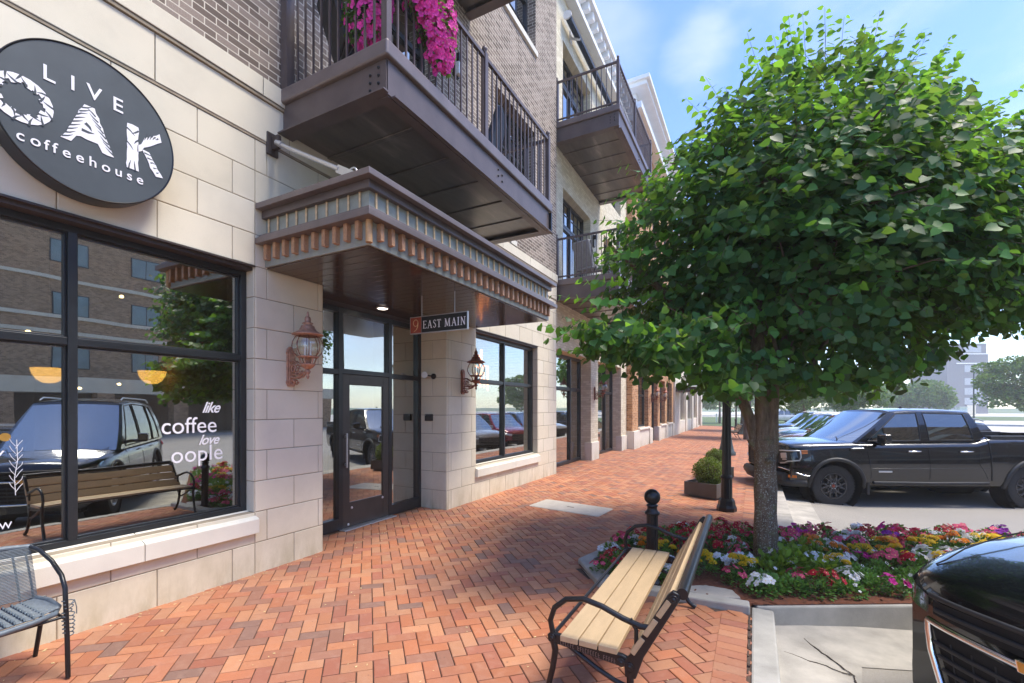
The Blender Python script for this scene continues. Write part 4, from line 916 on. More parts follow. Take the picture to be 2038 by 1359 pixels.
# ================================================================== STREET FURNITURE
# park bench
mat('bench_slat', (.50, .365, .215), .6, 0, .10, 22, .25, 220, stretch=(1, .25, 1))
def bench(label, loc, rz, ln=1.76, detail=True):
    t = thing('park_bench', label, 'bench', loc, rz, 'park benches along the kerb')
    for i, x in enumerate((.02, .128, .236)):
        b = MB(); b.box(x, x + .100, -.02, ln + .02, .405, .437); b.build('seat_slat', 'bench_slat', t, bevel=.004)
    bk = Vector((.24, .0, .40)).normalized(); n_ = Vector((bk.z, 0, -bk.x))
    for k in range(3):
        s0 = .03 + k * .125; a = Vector((.385, 0, .41)) + bk * s0; c = a + bk * .105
        P = [(a.x, a.z), (c.x, c.z), (c.x + n_.x * .028, c.z + n_.z * .028), (a.x + n_.x * .028, a.z + n_.z * .028)]
        b = MB(); b.prism(P, 'y', -.02, ln + .02); b.build('back_slat', 'bench_slat', t, bevel=.004)
    for y in (0.0, ln):
        b = MB(); T = lambda pts, r, fl=1: b.tube([(p[0], y, p[1]) for p in pts], r, 10, flat=fl)
        T([(-.03, .43), (-.045, .50), (-.02, .575), (.05, .635), (.15, .655), (.25, .635), (.36, .595), (.45, .572), (.505, .575)], .0155)
        T([(.40, .60), (.43, .55), (.43, .48), (.44, .42)], .011)
        b.build('armrest', 'black_iron', t)
        b = MB(); b.prism([(-.05, .385), (.36, .345), (.385, .36), (.385, .40), (.36, .408), (-.04, .440), (-.06, .42)], 'y', y - .013, y + .013)
        b.build('seat_rail', 'black_iron', t, bevel=.005)
        b = MB(); b.prism([(.375, .30), (.43, .30), (.47, .42), (.60, .66), (.645, .745), (.64, .775), (.61, .785), (.585, .76), (.40, .42), (.37, .38)], 'y', y - .016, y + .016); b.build('back_post', 'black_iron', t, bevel=.006)
        b = MB(); T([(-.03, .41), (-.015, .34), (-.03, .24), (-.06, .12), (-.09, .03), (-.12, .008)], [.020, .019, .017, .017, .018, .022]); b.build('leg', 'black_iron', t)
        b = MB(); T([(.40, .33), (.40, .24), (.44, .13), (.50, .04), (.55, .010)], [.020, .018, .017, .018, .022]); T([(.06, .385), (.22, .30), (.32, .26), (.40, .24)], .013); b.build('leg', 'black_iron', t)
        if detail:
            b = MB()
            for (px_, pz) in ((-.03, .412), (.355, .372), (.40, .36), (.615, .745)):
                b.lathe([(.022, -.017), (.022, -.021), (.015, -.021), (.013, -.019), (.010, -.024), (.001, -.026)], (px_, y, pz), 14, 0, True, 'y')
            b.build('bolt_boss', 'black_iron', t)
            b = MB(); random.seed(3)
            for k in range(22):
                if k in (6, 16): continue
                x = .02 + k * .0142; z = .398 - x * .095
                b.box(x, x + .0022, y - .0145, y - .013, z - .012, z + .012)
                for q_ in random.sample((-.012, 0, .010), 2): b.box(x, x + .008, y - .0145, y - .013, z + q_, z + q_ + .0022)
            b.build('cast_lettering', 'bronze_lit', t)
    b = MB(); b.cyl((.655, -.005, .775), (.655, ln + .005, .775), .028, 16); b.build('top_rail', 'black_iron', t)
    b = MB(); b.cyl((.40, 0, .372), (.40, ln, .372), .017, 10); b.build('rear_rail', 'black_iron', t); b = MB(); b.cyl((-.035, 0, .413), (-.035, ln, .413), .012, 10); b.build('front_rail', 'black_iron', t)
    return t
bench('black iron park bench with tan slats in the foreground, seen from its end', (3.335, 2.385, -.072), R(.6))
bench('small park bench far along the pavement beyond the lamp posts', at(1452, 24.5, -.07), R(8), detail=False)

# woven armchair by the window
mat('weave_grey', (.11, .14, .165), .45, 0, .3, 40)
ch = thing('woven_armchair', 'grey woven bistro armchair with frayed cord standing by the coffeehouse window', 'chair', (.12, .655, -.004))
# local: x out from the wall, y along the wall
for y in (0.0, .55):
    b = MB(); o_ = .0
    b.tube([(.53, y, 0.0), (.52, y, .22), (.50, y, .42), (.49, y, .53), (.44, y, .60), (.32, y * .98 + .005, .67), (.15, y * .96 + .01, .715), (.02, y * .93 + .02, .722)], .0125, 10); b.build('front_leg_and_arm', 'black_iron', ch)
    b = MB(); b.tube([(.03, y * .84 + .03 + (.06 if y else 0), 0), (.12, y, .22), (.18, y, .42)], .0125, 10); b.build('leg', 'black_iron', ch)
    b = MB(); b.tube([(.18, y, .36), (.505, y, .345)], .009, 8); b.build('side_brace', 'black_iron', ch)
b = MB(); b.tube([(.505, 0, .365), (.505, .55, .365)], .009, 8); b.build('front_brace', 'black_iron', ch)
b = MB(); b.tube([(.02, .02, .722), (-.0, .12, .732), (-.005, .28, .737), (0, .43, .732), (.02, .53, .722)], .017, 10); b.build('top_rail', 'weave_grey', ch)
b = MB(); S = [(.16, .03, .42), (.30, .012, .425), (.44, .015, .415), (.50, .05, .395), (.515, .15, .385), (.52, .275, .38), (.515, .40, .385), (.50, .50, .395), (.44, .535, .415), (.30, .538, .425), (.16, .52, .42)]
b.tube(S, .016, 10); b.build('seat_rim', 'weave_grey', ch)
b = MB()
for k in range(36):                       # seat cords across
    x = .15 + k * .0098; sag = .012; b.tube([(x, .03, .425), (x, .15, .413 - sag), (x, .28, .408 - sag), (x, .41, .413 - sag), (x, .525, .425)], .0034, 5, caps=False)
for k in range(12):
    y = .06 + k * .039
    for j in range(9): x0 = .15 + j * .04; b.tube([(x0, y, .404), (x0 + .014, y, .417), (x0 + .032, y, .402)], .005, 5, caps=False)
b.build('seat_weave', 'weave_grey', ch)
b = MB()
for k in range(37):                       # back cords
    z = .43 + k * .0080; f = (z - .42) / .33; x = .165 - .155 * f ** 1.2; yi = .03 - .01 * f
    b.tube([(x + .01, yi, z), (x - .012, .15, z), (x - .02, .28, z), (x - .012, .41, z), (x + .01, .55 - yi, z)], .0034, 5, caps=False)
for y in (.04, .11, .20, .28, .36, .45, .51): b.tube([(.165 - .155 * f ** 1.2 - .015, y, .42 + .31 * f) for f in (0, .25, .5, .75, 1)], .006, 6, caps=False)
b.build('back_weave', 'weave_grey', ch)
b = MB(); random.seed(5)
for k in range(9):                        # loose cord ends unravelled round the front leg
    z = .25 + k * .024; r_ = random.uniform(.016, .03); b.tube([(.51 + r_ * math.cos(a), .55 + r_ * math.sin(a) + .008, z + a * .004) for a in [i * .6 for i in range(10)]], .0032, 5)
for k in range(1): a = random.uniform(-.5, 1); b.tube([(.51, .56, .42 + k * .03), (.50, .59 + .01 * k, .45 + k * .03), (.50, .60 + .02 * k, .40), (.50, .60, .36 + .02 * k)], .0028, 5)
b.build('frayed_cord', 'weave_grey', ch)

# bollards
def bollard(label, loc, h=.86):
    t = thing('bollard', label, 'bollard', loc, group='black ball-top bollards')
    b = MB(); n = 24; rings = [(.070, 0), (.070, .06), (.052, .09), (.052, h - .20)]
    vs = []; 
    for r_, z in rings:
        for k in range(n * 2): a = PI * k / n; rr = r_ * (1 - (.055 if (k % 4 in (1, 2) and z > .08) else 0)); vs.append((rr * math.cos(a), rr * math.sin(a), z))
    m_ = n * 2; b.add(vs, [(i * m_ + k, i * m_ + (k + 1) % m_, (i + 1) * m_ + (k + 1) % m_, (i + 1) * m_ + k) for i in range(len(rings) - 1) for k in range(m_)], 0, True)
    b.build('shaft', 'black_iron', t, angle=30)
    b = MB(); b.lathe([(.052, h - .20), (.068, h - .195), (.068, h - .175), (.056, h - .165), (.046, h - .15), (.044, h - .125), (.054, h - .118), (.054, h - .108), (.036, h - .10), (.03, h - .085)], n=28); b.build('collar', 'black_iron', t)
    b = MB(); b.sphere((0, 0, h - .035), .074, 28); b.build('ball', 'black_iron', t); return t
bl = bollard('black bollard with a round ball top standing behind the bench', at(1298, 4.3, -.065), .885)
dup(bl, at(1464, 31, -.06), label='tiny far bollard beside the distant bench')

# lamp posts
def lamppost(label, loc, H=3.75, s=1):
    t = thing('lamp_post', label, 'lamp post', loc)
    b = MB(); b.lathe([(.155, 0), (.155, .06), (.135, .10), (.125, .17), (.10, .21)], n=8, smooth=False); b.build('foot', 'black_paint', t, bevel=.006)
    b = MB(); n = 12; vs = []
    rings = [(.088, .20), (.084, .52), (.084, .53)]
    for r_, z in rings:
        for k in range(n * 2): a = PI * k / n; rr = r_ * (1 - .07 * (k % 2)); vs.append((rr * math.cos(a), rr * math.sin(a), z))
    m_ = n * 2; b.add(vs, [(i * m_ + k, i * m_ + (k + 1) % m_, (i + 1) * m_ + (k + 1) % m_, (i + 1) * m_ + k) for i in range(2) for k in range(m_)]); b.lathe([(.07, .52), (.094, .535), (.094, .56), (.075, .58), (.07, .60)], n=24); b.build('pedestal', 'black_paint', t)
    b = MB(); vs = []; rings = [(.070, .58), (.058, H - .3), (.055, H)]
    for r_, z in rings:
        for k in range(n * 2): a = PI * k / n; rr = r_ * (1 - .10 * (k % 2)); vs.append((rr * math.cos(a), rr * math.sin(a), z))
    b.add(vs, [(i * m_ + k, i * m_ + (k + 1) % m_, (i + 1) * m_ + (k + 1) % m_, (i + 1) * m_ + k) for i in range(2) for k in range(m_)]); b.build('shaft', 'black_paint', t)
    b = MB(); b.lathe([(.055, H), (.09, H + .03), (.05, H + .07), (.12, H + .12)], n=16); b.build('neck', 'black_paint', t)
    b = MB(); b.lathe([(.12, H + .12), (.22, H + .55)], n=6, smooth=False); b.build('glass', 'lamp_glass', t)
    b = MB(); b.lathe([(.25, H + .55), (.20, H + .60), (.08, H + .78), (.03, H + .82), (.035, H + .88), (.001, H + .98)], n=6, smooth=False)
    for k in range(6): a = k * PI / 3; b.cyl((.12 * math.cos(a), .12 * math.sin(a), H + .12), (.22 * math.cos(a), .22 * math.sin(a), H + .55), .012, 6)
    b.build('roof', 'black_paint', t); return t
lamppost('black fluted lamp post standing just behind the trunk, nearest the planters', (3.905, 8.36, -.078))
mat('pole_teal', (.045, .065, .065), .5, .2, .2, 5)
def pole(label, loc, H, rb, rs):
    t = thing('street_light', label, 'street light', loc)
    b = MB(); b.lathe([(rb, 0), (rb, .10), (rb * .82, .16), (rb * .62, .45), (rs * 1.15, .85), (rs * 1.2, .9), (rs, .95)], n=20); b.build('base', 'pole_teal', t)
    b = MB(); b.cyl((0, 0, .9), (0, 0, H), rs, 14, 0, rs * .6); b.build('shaft', 'pole_teal', t)
    b = MB(); b.tube([(0, 0, H - .05), (.2, 0, H + .15), (1.1, 0, H + .2)], .035, 8); b.lathe([(.001, -.12), (.16, -.10), (.2, 0), (.12, .08), (.001, .1)], (1.2, 0, H + .2), 12); b.build('lamp_arm', 'pole_teal', t)
pole('tall grey street light with flared base behind the black lamp post', at(1446, 16.4, -.07), 8, .30, .125)
pole('second tall grey street light far down the pavement', at(1479, 29, -.07), 8, .30, .14)
pole('thin light pole standing in front of the hazy tower', at(1938, 58, -.36), 7.2, .2, .09)
lamppost('small far black lamp post beyond the distant bench', at(1465, 40, -.06), 3.6)

# ================================================================== FOLIAGE HELPERS
def foliage(name, col, tcol=None, var=.35, rough=.45, seed=1.0, trans=.45, hue=None):
    g = N(name); at_ = g.n('ShaderNodeVertexColor', layer_name='tone'); c = g.mixc(1.0, col, at_.outputs[0], 'MULTIPLY')
    g.l(c, g.p.inputs['Base Color']); g.p.inputs['Roughness'].default_value = rough; g.p.inputs['Specular IOR Level'].default_value = .35
    tr = g.n('ShaderNodeBsdfTranslucent'); tc_ = g.mixc(1.0, tcol or mul(col, 1.6), at_.outputs[0], 'MULTIPLY'); g.l(tc_, tr.inputs[0])
    mx = g.n('ShaderNodeMixShader'); mx.inputs[0].default_value = trans; g.l(g.p.outputs[0], mx.inputs[1]); g.l(tr.outputs[0], mx.inputs[2]); g.l(mx.outputs[0], g.out.inputs[0])
    MATS[name] = g.m; return g.m
foliage('linden_leaf', (.038, .122, .042), (.17, .37, .045), trans=.42)
foliage('box_leaf', (.085, .14, .022), (.25, .36, .04), trans=.3)
foliage('bed_leaf', (.10, .24, .050), (.22, .44, .06), trans=.3)
foliage('lime_leaf', (.17, .30, .035), (.35, .5, .05), trans=.35)
foliage('far_leaf', (.060, .145, .035), (.18, .32, .05), trans=.3)
for nm, c in (('petal_red', (.50, .012, .035)), ('petal_pink', (.80, .10, .22)), ('petal_magenta', (.62, .03, .33)), ('petal_hot', (.86, .07, .46)), ('petal_purple', (.30, .035, .42)), ('petal_white', (.86, .86, .88)), ('petal_yellow', (.86, .62, .02)), ('petal_orange', (.86, .32, .015)), ('petal_eye', (.9, .75, .3))):
    foliage(nm, c, c, trans=.25, rough=.6)
LEAF = np.array([(0, 0, 0), (.33, -.08, .03), (.52, .22, .07), (.43, .55, .06), (.20, .80, .02), (0, 1.06, -.04), (-.20, .80, .02), (-.43, .55, .06), (-.52, .22, .07), (-.33, -.08, .03), (0, .45, -.02)], dtype=np.float64)
LEAFQ = [(10, 0, 1, 2), (10, 2, 3, 4), (10, 4, 5, 6), (10, 6, 7, 8), (10, 8, 9, 0)]
SMALL = np.array([(0, 0, 0), (.28, .35, .05), (.22, .75, .03), (0, 1, -.03), (-.22, .75, .03), (-.28, .35, .05)], dtype=np.float64)
SMALLQ = [(0, 1, 2, 3), (0, 3, 4, 5)]
def leafmesh(name, P, DIR, NRM, SZ, TONE, shape, quads, m):
    """many leaves: base point, direction of the midrib, normal, size, tone (r,g,b)"""
    P, DIR, NRM = np.asarray(P), np.asarray(DIR), np.asarray(NRM); n = len(P)
    Y = DIR / (np.linalg.norm(DIR, axis=1, keepdims=True) + 1e-9); X = np.cross(Y, NRM); X /= (np.linalg.norm(X, axis=1, keepdims=True) + 1e-9); Z = np.cross(X, Y)
    S = np.asarray(SZ)[:, None, None]
    Vt = P[:, None, :] + S * (shape[None, :, 0:1] * X[:, None, :] + shape[None, :, 1:2] * Y[:, None, :] + shape[None, :, 2:3] * Z[:, None, :])
    k = len(shape); q = np.array(quads); F_ = (q[None] + (np.arange(n) * k)[:, None, None]).reshape(-1, 4)
    me = D.meshes.new(name); me.vertices.add(n * k); me.vertices.foreach_set('co', Vt.reshape(-1).astype(np.float32))
    nf = len(F_); me.loops.add(nf * 4); me.loops.foreach_set('vertex_index', F_.reshape(-1).astype(np.int32)); me.polygons.add(nf); me.polygons.foreach_set('loop_start', np.arange(nf, dtype=np.int32) * 4)
    me.update(calc_edges=True); me.polygons.foreach_set('use_smooth', np.ones(nf, dtype=bool))
    ca = me.color_attributes.new('tone', 'FLOAT_COLOR', 'POINT'); T = np.ones((n, 4), dtype=np.float32); T[:, :3] = TONE; ca.data.foreach_set('color', np.repeat(T, k, axis=0).ravel())
    me.materials.append(MATS[m]); me.validate(); return me
def unit(n, rng):
    v = rng.normal(size=(n, 3)); return v / np.linalg.norm(v, axis=1, keepdims=True)
def tones(n, rng, lo=.65, hi=1.35, warm=.25):
    k = rng.uniform(lo, hi, n); w_ = rng.uniform(0, warm, n); return np.stack([k * (1 + w_), k * (1 + w_ * .35), k * (1 - w_ * .5)], 1)
def blob(name, n, r, sz, shape, quads, m, seed, parent=None, sq=1.0, shell=.55, up=.35, noise_amp=.18, tlo=.6, thi=1.4):
    rng = np.random.default_rng(seed); u = unit(n, rng); rad = r * (1 - shell * rng.random(n) ** 1.8)
    amp = np.array([1 + noise_amp * noise.noise(Vector(a) * 2.3 + Vector((seed, 0, 0))) * 2 for a in u]); P = u * (rad * amp)[:, None]; P[:, 2] *= sq
    d = u * .7 + unit(n, rng) * .8; d[:, 2] += up * rng.uniform(-1, 1, n); nr = u + unit(n, rng) * .6; nr[:, 2] += .4
    me = leafmesh(name, P, d, nr, sz * rng.uniform(.6, 1.3, n), tones(n, rng, tlo, thi), shape, quads, m)
    o = D.objects.new(name, me); COL.objects.link(o); o.parent = parent; return o

# planters with clipped box balls
def planter(label, loc, rz, s, R_=.25):
    t = thing('planter', label, 'planter', loc, rz)
    b = MB(); w_, h = .31 * s, .285 * s
    for (x0, x1, y0, y1) in ((-w_, w_, -w_, -w_ + .03), (-w_, w_, w_ - .03, w_), (-w_, -w_ + .03, -w_ + .03, w_ - .03), (w_ - .03, w_, -w_ + .03, w_ - .03)): b.box(x0, x1, y0, y1, .04, h)
    b.box(-w_ + .03, w_ - .03, -w_ + .03, w_ - .03, .045, .08); b.box(-w_ + .06, w_ - .06, -w_ + .06, w_ - .06, 0, .045); b.build('box', 'planter_grey', t)
    b = MB(); b.box(-w_ + .03, w_ - .03, -w_ + .03, w_ - .03, .08, h - .05); b.build('soil', 'joint_sand', t)
    return t
mat('planter_grey', (.088, .082, .078), .6, 0, .2, 5, .2, 120)
for i, (lab, pos, rz, s, cr) in enumerate((('dark grey square planter with a box ball, the nearer of the two', (3.52, 9.50, -.07), R(-20), 1.0, .265), ('dark grey square planter half hidden behind the nearer one', at(1423, 10.9, -.07), R(-20), 1.0, .235))):
    pl_ = planter(lab, pos, rz, s)
    bx = thing('box_shrub', 'clipped round boxwood ball growing in the %s planter' % ('nearer' if i == 0 else 'farther'), 'shrub', (pos[0] + .02, pos[1], .40))
    blob('crown', 5200, cr, .030, SMALL, SMALLQ, 'box_leaf', 11 + i, bx, shell=.5, noise_amp=.06)
    b = MB(); b.cyl((0, 0, -.32), (0, 0, -.05), .02, 8); b.sphere((0, 0, 0), cr * .62, 16); b.build('stem', 'joint_sand', bx)

# ================================================================== FLOWER BED
mat('mulch', (.16, .055, .028), .95, 0, .5, 30, .8, 60)
b = MB(); n = len(BED); cx0 = sum(p[0] for p in BED) / n; b.add([(x, y, gz(x) + .012 if x < 4.3 else -.075) for x, y in BED], [tuple(range(n))]); tag(b.build('flower_bed_soil', 'mulch'), kind='structure')
b = MB(); random.seed(21)
for k in range(2600):
    x, y = random.uniform(2.7, 8), random.uniform(4.3, 8)
    if not inside((x, y), BED): continue
    z = (gz(x) + .012 if x < 4.3 else -.075) + random.uniform(.002, .02); a = random.uniform(0, 6.28); s = random.uniform(.012, .035); w_ = s * .3
    b.add([(x - math.cos(a) * s - math.sin(a) * w_, y - math.sin(a) * s + math.cos(a) * w_, z), (x + math.cos(a) * s - math.sin(a) * w_, y + math.sin(a) * s + math.cos(a) * w_, z + random.uniform(-.01, .012)), (x + math.cos(a) * s + math.sin(a) * w_, y + math.sin(a) * s - math.cos(a) * w_, z + .004), (x - math.cos(a) * s + math.sin(a) * w_, y - math.sin(a) * s - math.cos(a) * w_, z)], [(0, 1, 2, 3)])
tag(b.build('mulch_chips', 'mulch'), kind='stuff')
b = MB(); kpts = [(2.85, 5.6), (2.66, 4.63), (3.0, 4.22), (4.26, 4.30)]
def kerbseg(b, p, q, w_=.13, z0=-.12, h=.055):
    p, q = Vector((*p, 0)), Vector((*q, 0)); d = (q - p).normalized(); n_ = Vector((-d.y, d.x, 0)); 
    P = [(v.x, v.y) for v in (p - n_ * w_ * 0, q - n_ * w_ * 0, q + n_ * w_, p + n_ * w_)]
    b.prism(P, 'z', z0, gz((p.x + q.x) / 2) + h)
kerbseg(b, (2.62, 4.72), (3.0, 4.20), .17, h=.052); kerbseg(b, (3.005, 4.20), (3.63, 4.24), .13); kerbseg(b, (3.635, 4.24), (4.275, 4.283), .13); kerbseg(b, (2.86, 5.7), (2.625, 4.735), .12, h=.05); kerbseg(b, (3.45, 6.52), (2.865, 5.71), .12, h=.04); kerbseg(b, (4.36, 6.78), (3.46, 6.53), .12, h=.035)
tag(b.build('kerb', 'concrete_kerb', bevel=.014), kind='structure')
o = MB(); o.prism(jag([(3.78, 4.44), (4.02, 4.42), (4.20, 4.50), (4.13, 4.66), (3.9, 4.68), (3.76, 4.58)], .012), 'z', -.09, -.045); tag(o.build('stepping_stone', 'concrete', bevel=.01), 'flat pale stepping stone lying in the mulch at the corner of the bed', 'stone')
def petals(b, c, nrm, r, k, m, lobes=5, cup=.15, wid=.42, eye=None):
    nrm = Vector(nrm).normalized(); u = nrm.orthogonal().normalized(); v = nrm.cross(u); c = Vector(c); a0 = random.uniform(0, 6)
    for i in range(lobes):
        a = a0 + 2 * PI * i / lobes; d = u * math.cos(a) + v * math.sin(a); s = u * math.cos(a + PI / 2) + v * math.sin(a + PI / 2)
        b.add([c, c + d * r * .62 + s * r * wid + nrm * r * cup, c + d * r + s * r * wid * .5 + nrm * r * cup * .6, c + d * r - s * r * wid * .5 + nrm * r * cup * .6, c + d * r * .62 - s * r * wid + nrm * r * cup], [(0, 1, 2, 3), (0, 3, 4)], m)
    if eye is not None:
        b.add([c + nrm * .003 + (u * math.cos(a) + v * math.sin(a)) * r * .17 for a in [i * PI / 3 for i in range(6)]], [tuple(range(6))], eye)
def pom(b, c, r, m):                      # marigold head
    c = Vector(c)
    for j, (rr, zz, k) in enumerate(((1, 0, 11), (.85, .28, 10), (.62, .48, 8), (.32, .60, 6))):
        for i in range(k):
            a = 2 * PI * (i + .5 * (j % 2)) / k; d = Vector((math.cos(a), math.sin(a), 0)); s = Vector((-math.sin(a), math.cos(a), 0)); z = Vector((0, 0, 1))
            b.add([c + d * r * rr * .35 + z * r * zz, c + d * r * rr * .8 + s * r * .26 + z * r * (zz + .08), c + d * r * rr + z * r * (zz - .05), c + d * r * rr * .8 - s * r * .26 + z * r * (zz + .08)], [(0, 1, 2, 3)], m)
def tone_attr(me, rng, lo=.8, hi=1.15):
    if not len(me.polygons): return
    ca = me.color_attributes.new('tone', 'FLOAT_COLOR', 'CORNER'); nf = len(me.polygons); ls = np.array([p.loop_total for p in me.polygons]); t = rng.uniform(lo, hi, nf); T = np.repeat(np.stack([t, t, t, np.ones(nf)], 1).astype(np.float32), ls, axis=0); ca.data.foreach_set('color', T.ravel())
KIND = {}
def plantkind(key, cat_name, label, group, petal, leaf='bed_leaf', h=.20, r=.13, nf=8, fr=.026, style='vinca', nl=230, ls=.038):
    vs = []
    for v in range(3):
        seed = abs(hash(key)) % 1000 if False else (sum(map(ord, key)) * 7 + v * 31); random.seed(seed); rng = np.random.default_rng(seed)
        u = unit(nl, rng); u[:, 2] = np.abs(u[:, 2]); P = u * (r * (1 - .6 * rng.random(nl) ** 1.6))[:, None]; P[:, 2] = P[:, 2] * h / r * .9 + .01
        d = u + unit(nl, rng) * .6; nr = unit(nl, rng) * .5; nr[:, 2] += 1
        me = leafmesh('foliage', P, d, nr, ls * rng.uniform(.6, 1.3, nl), tones(nl, rng, .6, 1.35, .15), SMALL, SMALLQ, leaf)
        b = MB()
        for k in range(nf + v):
            a = random.uniform(0, 6.28); rr = r * math.sqrt(random.random()) * 1.02; z = h * (1.04 - .35 * (rr / r) ** 2) * random.uniform(.88, 1.12)
            c = (rr * math.cos(a), rr * math.sin(a), z); nn_ = (math.cos(a) * rr / r * .9 + random.uniform(-.35, .35), math.sin(a) * rr / r * .9 - .35 + random.uniform(-.35, .35), .8)
            s = fr * random.uniform(.8, 1.2)
            if style == 'marigold': pom(b, c, s, 0)
            elif style == 'petunia': petals(b, c, nn_, s, 5, 0, 5, .28, .5, None)
            else: petals(b, c, nn_, s, 5, 0, 5, .05, .42, 1)
        fm = b; me2 = D.meshes.new('blossoms'); me2.from_pydata(fm.v, [], fm.f); me2.materials.append(MATS[petal]); me2.materials.append(MATS['petal_eye']); me2.polygons.foreach_set('material_index', fm.m); tone_attr(me2, rng)
        vs.append((me, me2))
    KIND[key] = (cat_name, label, group, vs)
plantkind('red', 'flowering_plant', 'red flowering bedding plant in the kerbside flower bed', 'red bedding plants', 'petal_red', nf=13, fr=.037, h=.25)
plantkind('pink', 'flowering_plant', 'pink flowering bedding plant in the kerbside flower bed', 'pink bedding plants', 'petal_pink', nf=14, fr=.036, h=.21)
plantkind('white', 'flowering_plant', 'white flowering bedding plant in the kerbside flower bed', 'white bedding plants', 'petal_white', nf=16, fr=.040, h=.19)
plantkind('purple', 'flowering_plant', 'purple petunia plant in the kerbside flower bed', 'purple petunias', 'petal_purple', nf=12, fr=.036, style='petunia', h=.23)
plantkind('magenta', 'flowering_plant', 'magenta petunia plant in the kerbside flower bed', 'magenta petunias', 'petal_magenta', nf=12, fr=.036, style='petunia', h=.2)
plantkind('yellow', 'flowering_plant', 'yellow marigold plant in the kerbside flower bed', 'yellow marigolds', 'petal_yellow', nf=9, fr=.048, style='marigold', h=.24)
plantkind('orange', 'flowering_plant', 'orange marigold plant in the kerbside flower bed', 'orange marigolds', 'petal_orange', nf=9, fr=.046, style='marigold', h=.23)
plantkind('green', 'leafy_plant', 'low green bedding plant without blossoms in the flower bed', 'green bedding plants', 'petal_white', nf=1, fr=.018, h=.15, nl=300)
plantkind('lime', 'leafy_plant', 'lime green broad-leaved plant at the foot of the tree', 'lime leafy plants at the tree foot', 'petal_white', leaf='lime_leaf', nf=0, h=.22, nl=90, ls=.075)
def plant(key, x, y, s=1.0):
    nm, label, group, vs = KIND[key]; me, me2 = random.choice(vs)
    t = D.objects.new(nm, None); COL.objects.link(t); t.empty_display_size = .05; t.location = (x, y, (gz(x) if x < 4.3 else -.085) + .01); t.rotation_euler = (0, 0, random.uniform(0, 6.28)); t.scale = (s,) * 3
    tag(t, label, 'plant', group)
    for n_, m_ in (('foliage', me), ('blossoms', me2)):
        if len(m_.polygons): o = D.objects.new(n_, m_); COL.objects.link(o); o.parent = t
random.seed(99)
pts = []; tries = 0
TR = (4.42, 5.69)
while tries < 9000 and len(pts) < 260:
    tries += 1; x, y = random.uniform(2.7, 8.2), random.uniform(4.3, 8)
    s_ = (x - 4.29) * dx + (y - 4.455) * dy; t_ = -(x - 4.29) * dy + (y - 4.455) * dx     # along / away from the near kerb
    if not inside((x, y), BED): continue
    if x < 4.3 and (y < 4.47 or x < 2.9 + .0): continue
    if x >= 4.25 and t_ < .16: continue
    if 3.62 < x < 4.3 and y < 4.85: continue
    if math.dist((x, y), TR) < .27: continue
    if x > 4.3 and s_ > 4.6: continue
    if .25 < s_ < 1.1 and .45 < t_ < 1.0 and x > 4.3 and random.random() < .7: continue
    if any(math.dist((x, y), p) < (.172 if x < 4.3 else .155) for p in pts): continue
    pts.append((x, y))
    if x < 4.3:
        if math.dist((x, y), TR) < .42 and random.random() < .5: k = 'lime'
        elif y > 5.35 or x < 3.25: k = random.choices(('red', 'white', 'pink', 'green'), (7, 1.2, 1.5, 1))[0]
        elif y > 4.95: k = random.choices(('orange', 'yellow', 'pink', 'white', 'green'), (4, 4, 2, 1.5, 1))[0]
        else: k = random.choices(('white', 'pink', 'green', 'red'), (6, 3, 1, .6))[0]
    else:
        if s_ < .9 and t_ < .5: k = random.choices(('red', 'green', 'white', 'pink'), (3, 3, 2, 1))[0]
        elif math.dist((x, y), TR) < .55: k = 'lime' if random.random() < .75 else 'white'
        elif t_ > 1.75: k = random.choices(('purple', 'pink', 'magenta', 'red', 'white'), (1.5, 4.5, 1.5, 2, 4))[0]
        elif t_ > 1.35: k = random.choices(('white', 'pink', 'purple', 'red'), (5, 3, 1.4, 1.5))[0]
        elif t_ > .95: k = random.choices(('yellow', 'orange', 'white', 'pink', 'green'), (5, 4.5, 1, 1.5, .5))[0]
        elif t_ > .6: k = random.choices(('pink', 'white', 'magenta', 'green', 'red', 'yellow'), (3, 3.5, .6, 2, 1, 2.5))[0]
        else: k = random.choices(('green', 'magenta', 'pink', 'white'), (8, 1.2, .8, .5))[0]
    plant(k, x, y, random.uniform(.74, 1.02))
for (x, y) in ((4.62, 5.45), (4.70, 5.62), (4.55, 5.36)): plant('lime', x, y, 1.15)

# petunia baskets on the balcony corner
pb = thing('petunia_basket', 'trailing pink petunias spilling over the balcony corner above the entrance', 'flower basket', (1.2, 3.45, 5.3))
rng = np.random.default_rng(4); random.seed(4); P, Dd_, Nn = [], [], []; fb = MB()
def clump(cx, cy, cz, rx, ry, rz, nl, nf, drop=0):
    for k in range(nl):
        u = Vector(unit(1, rng)[0]); f = .5 + .5 * random.random(); P.append((cx + u.x * rx * f, cy + u.y * ry * f, cz + u.z * rz * f)); Dd_.append((u.x, u.y, u.z - .5)); Nn.append((u.x + random.uniform(-.5, .5), u.y, .5))
    for k in range(nf):
        u = Vector(unit(1, rng)[0]); u.x = abs(u.x) if random.random() < .65 else u.x; f = random.uniform(.85, 1.1)
        petals(fb, (cx + u.x * rx * f, cy + u.y * ry * f, cz + u.z * rz * f), (u.x + random.uniform(-.4, .4), u.y - .3 + random.uniform(-.4, .4), u.z * .4), random.uniform(.026, .036), 5, 0, 5, .3, .52, 1)
clump(-.16, -.22, .10, .27, .14, .34, 1000, 360); clump(-.12, -.26, .55, .34, .18, .34, 900, 330); clump(.25, .12, .56, .20, .34, .50, 1300, 450); clump(.27, .28, .20, .16, .26, .40, 750, 270); clump(.28, .34, -.02, .12, .17, .26, 360, 130); clump(.2, 0, .95, .2, .35, .3, 400, 160)
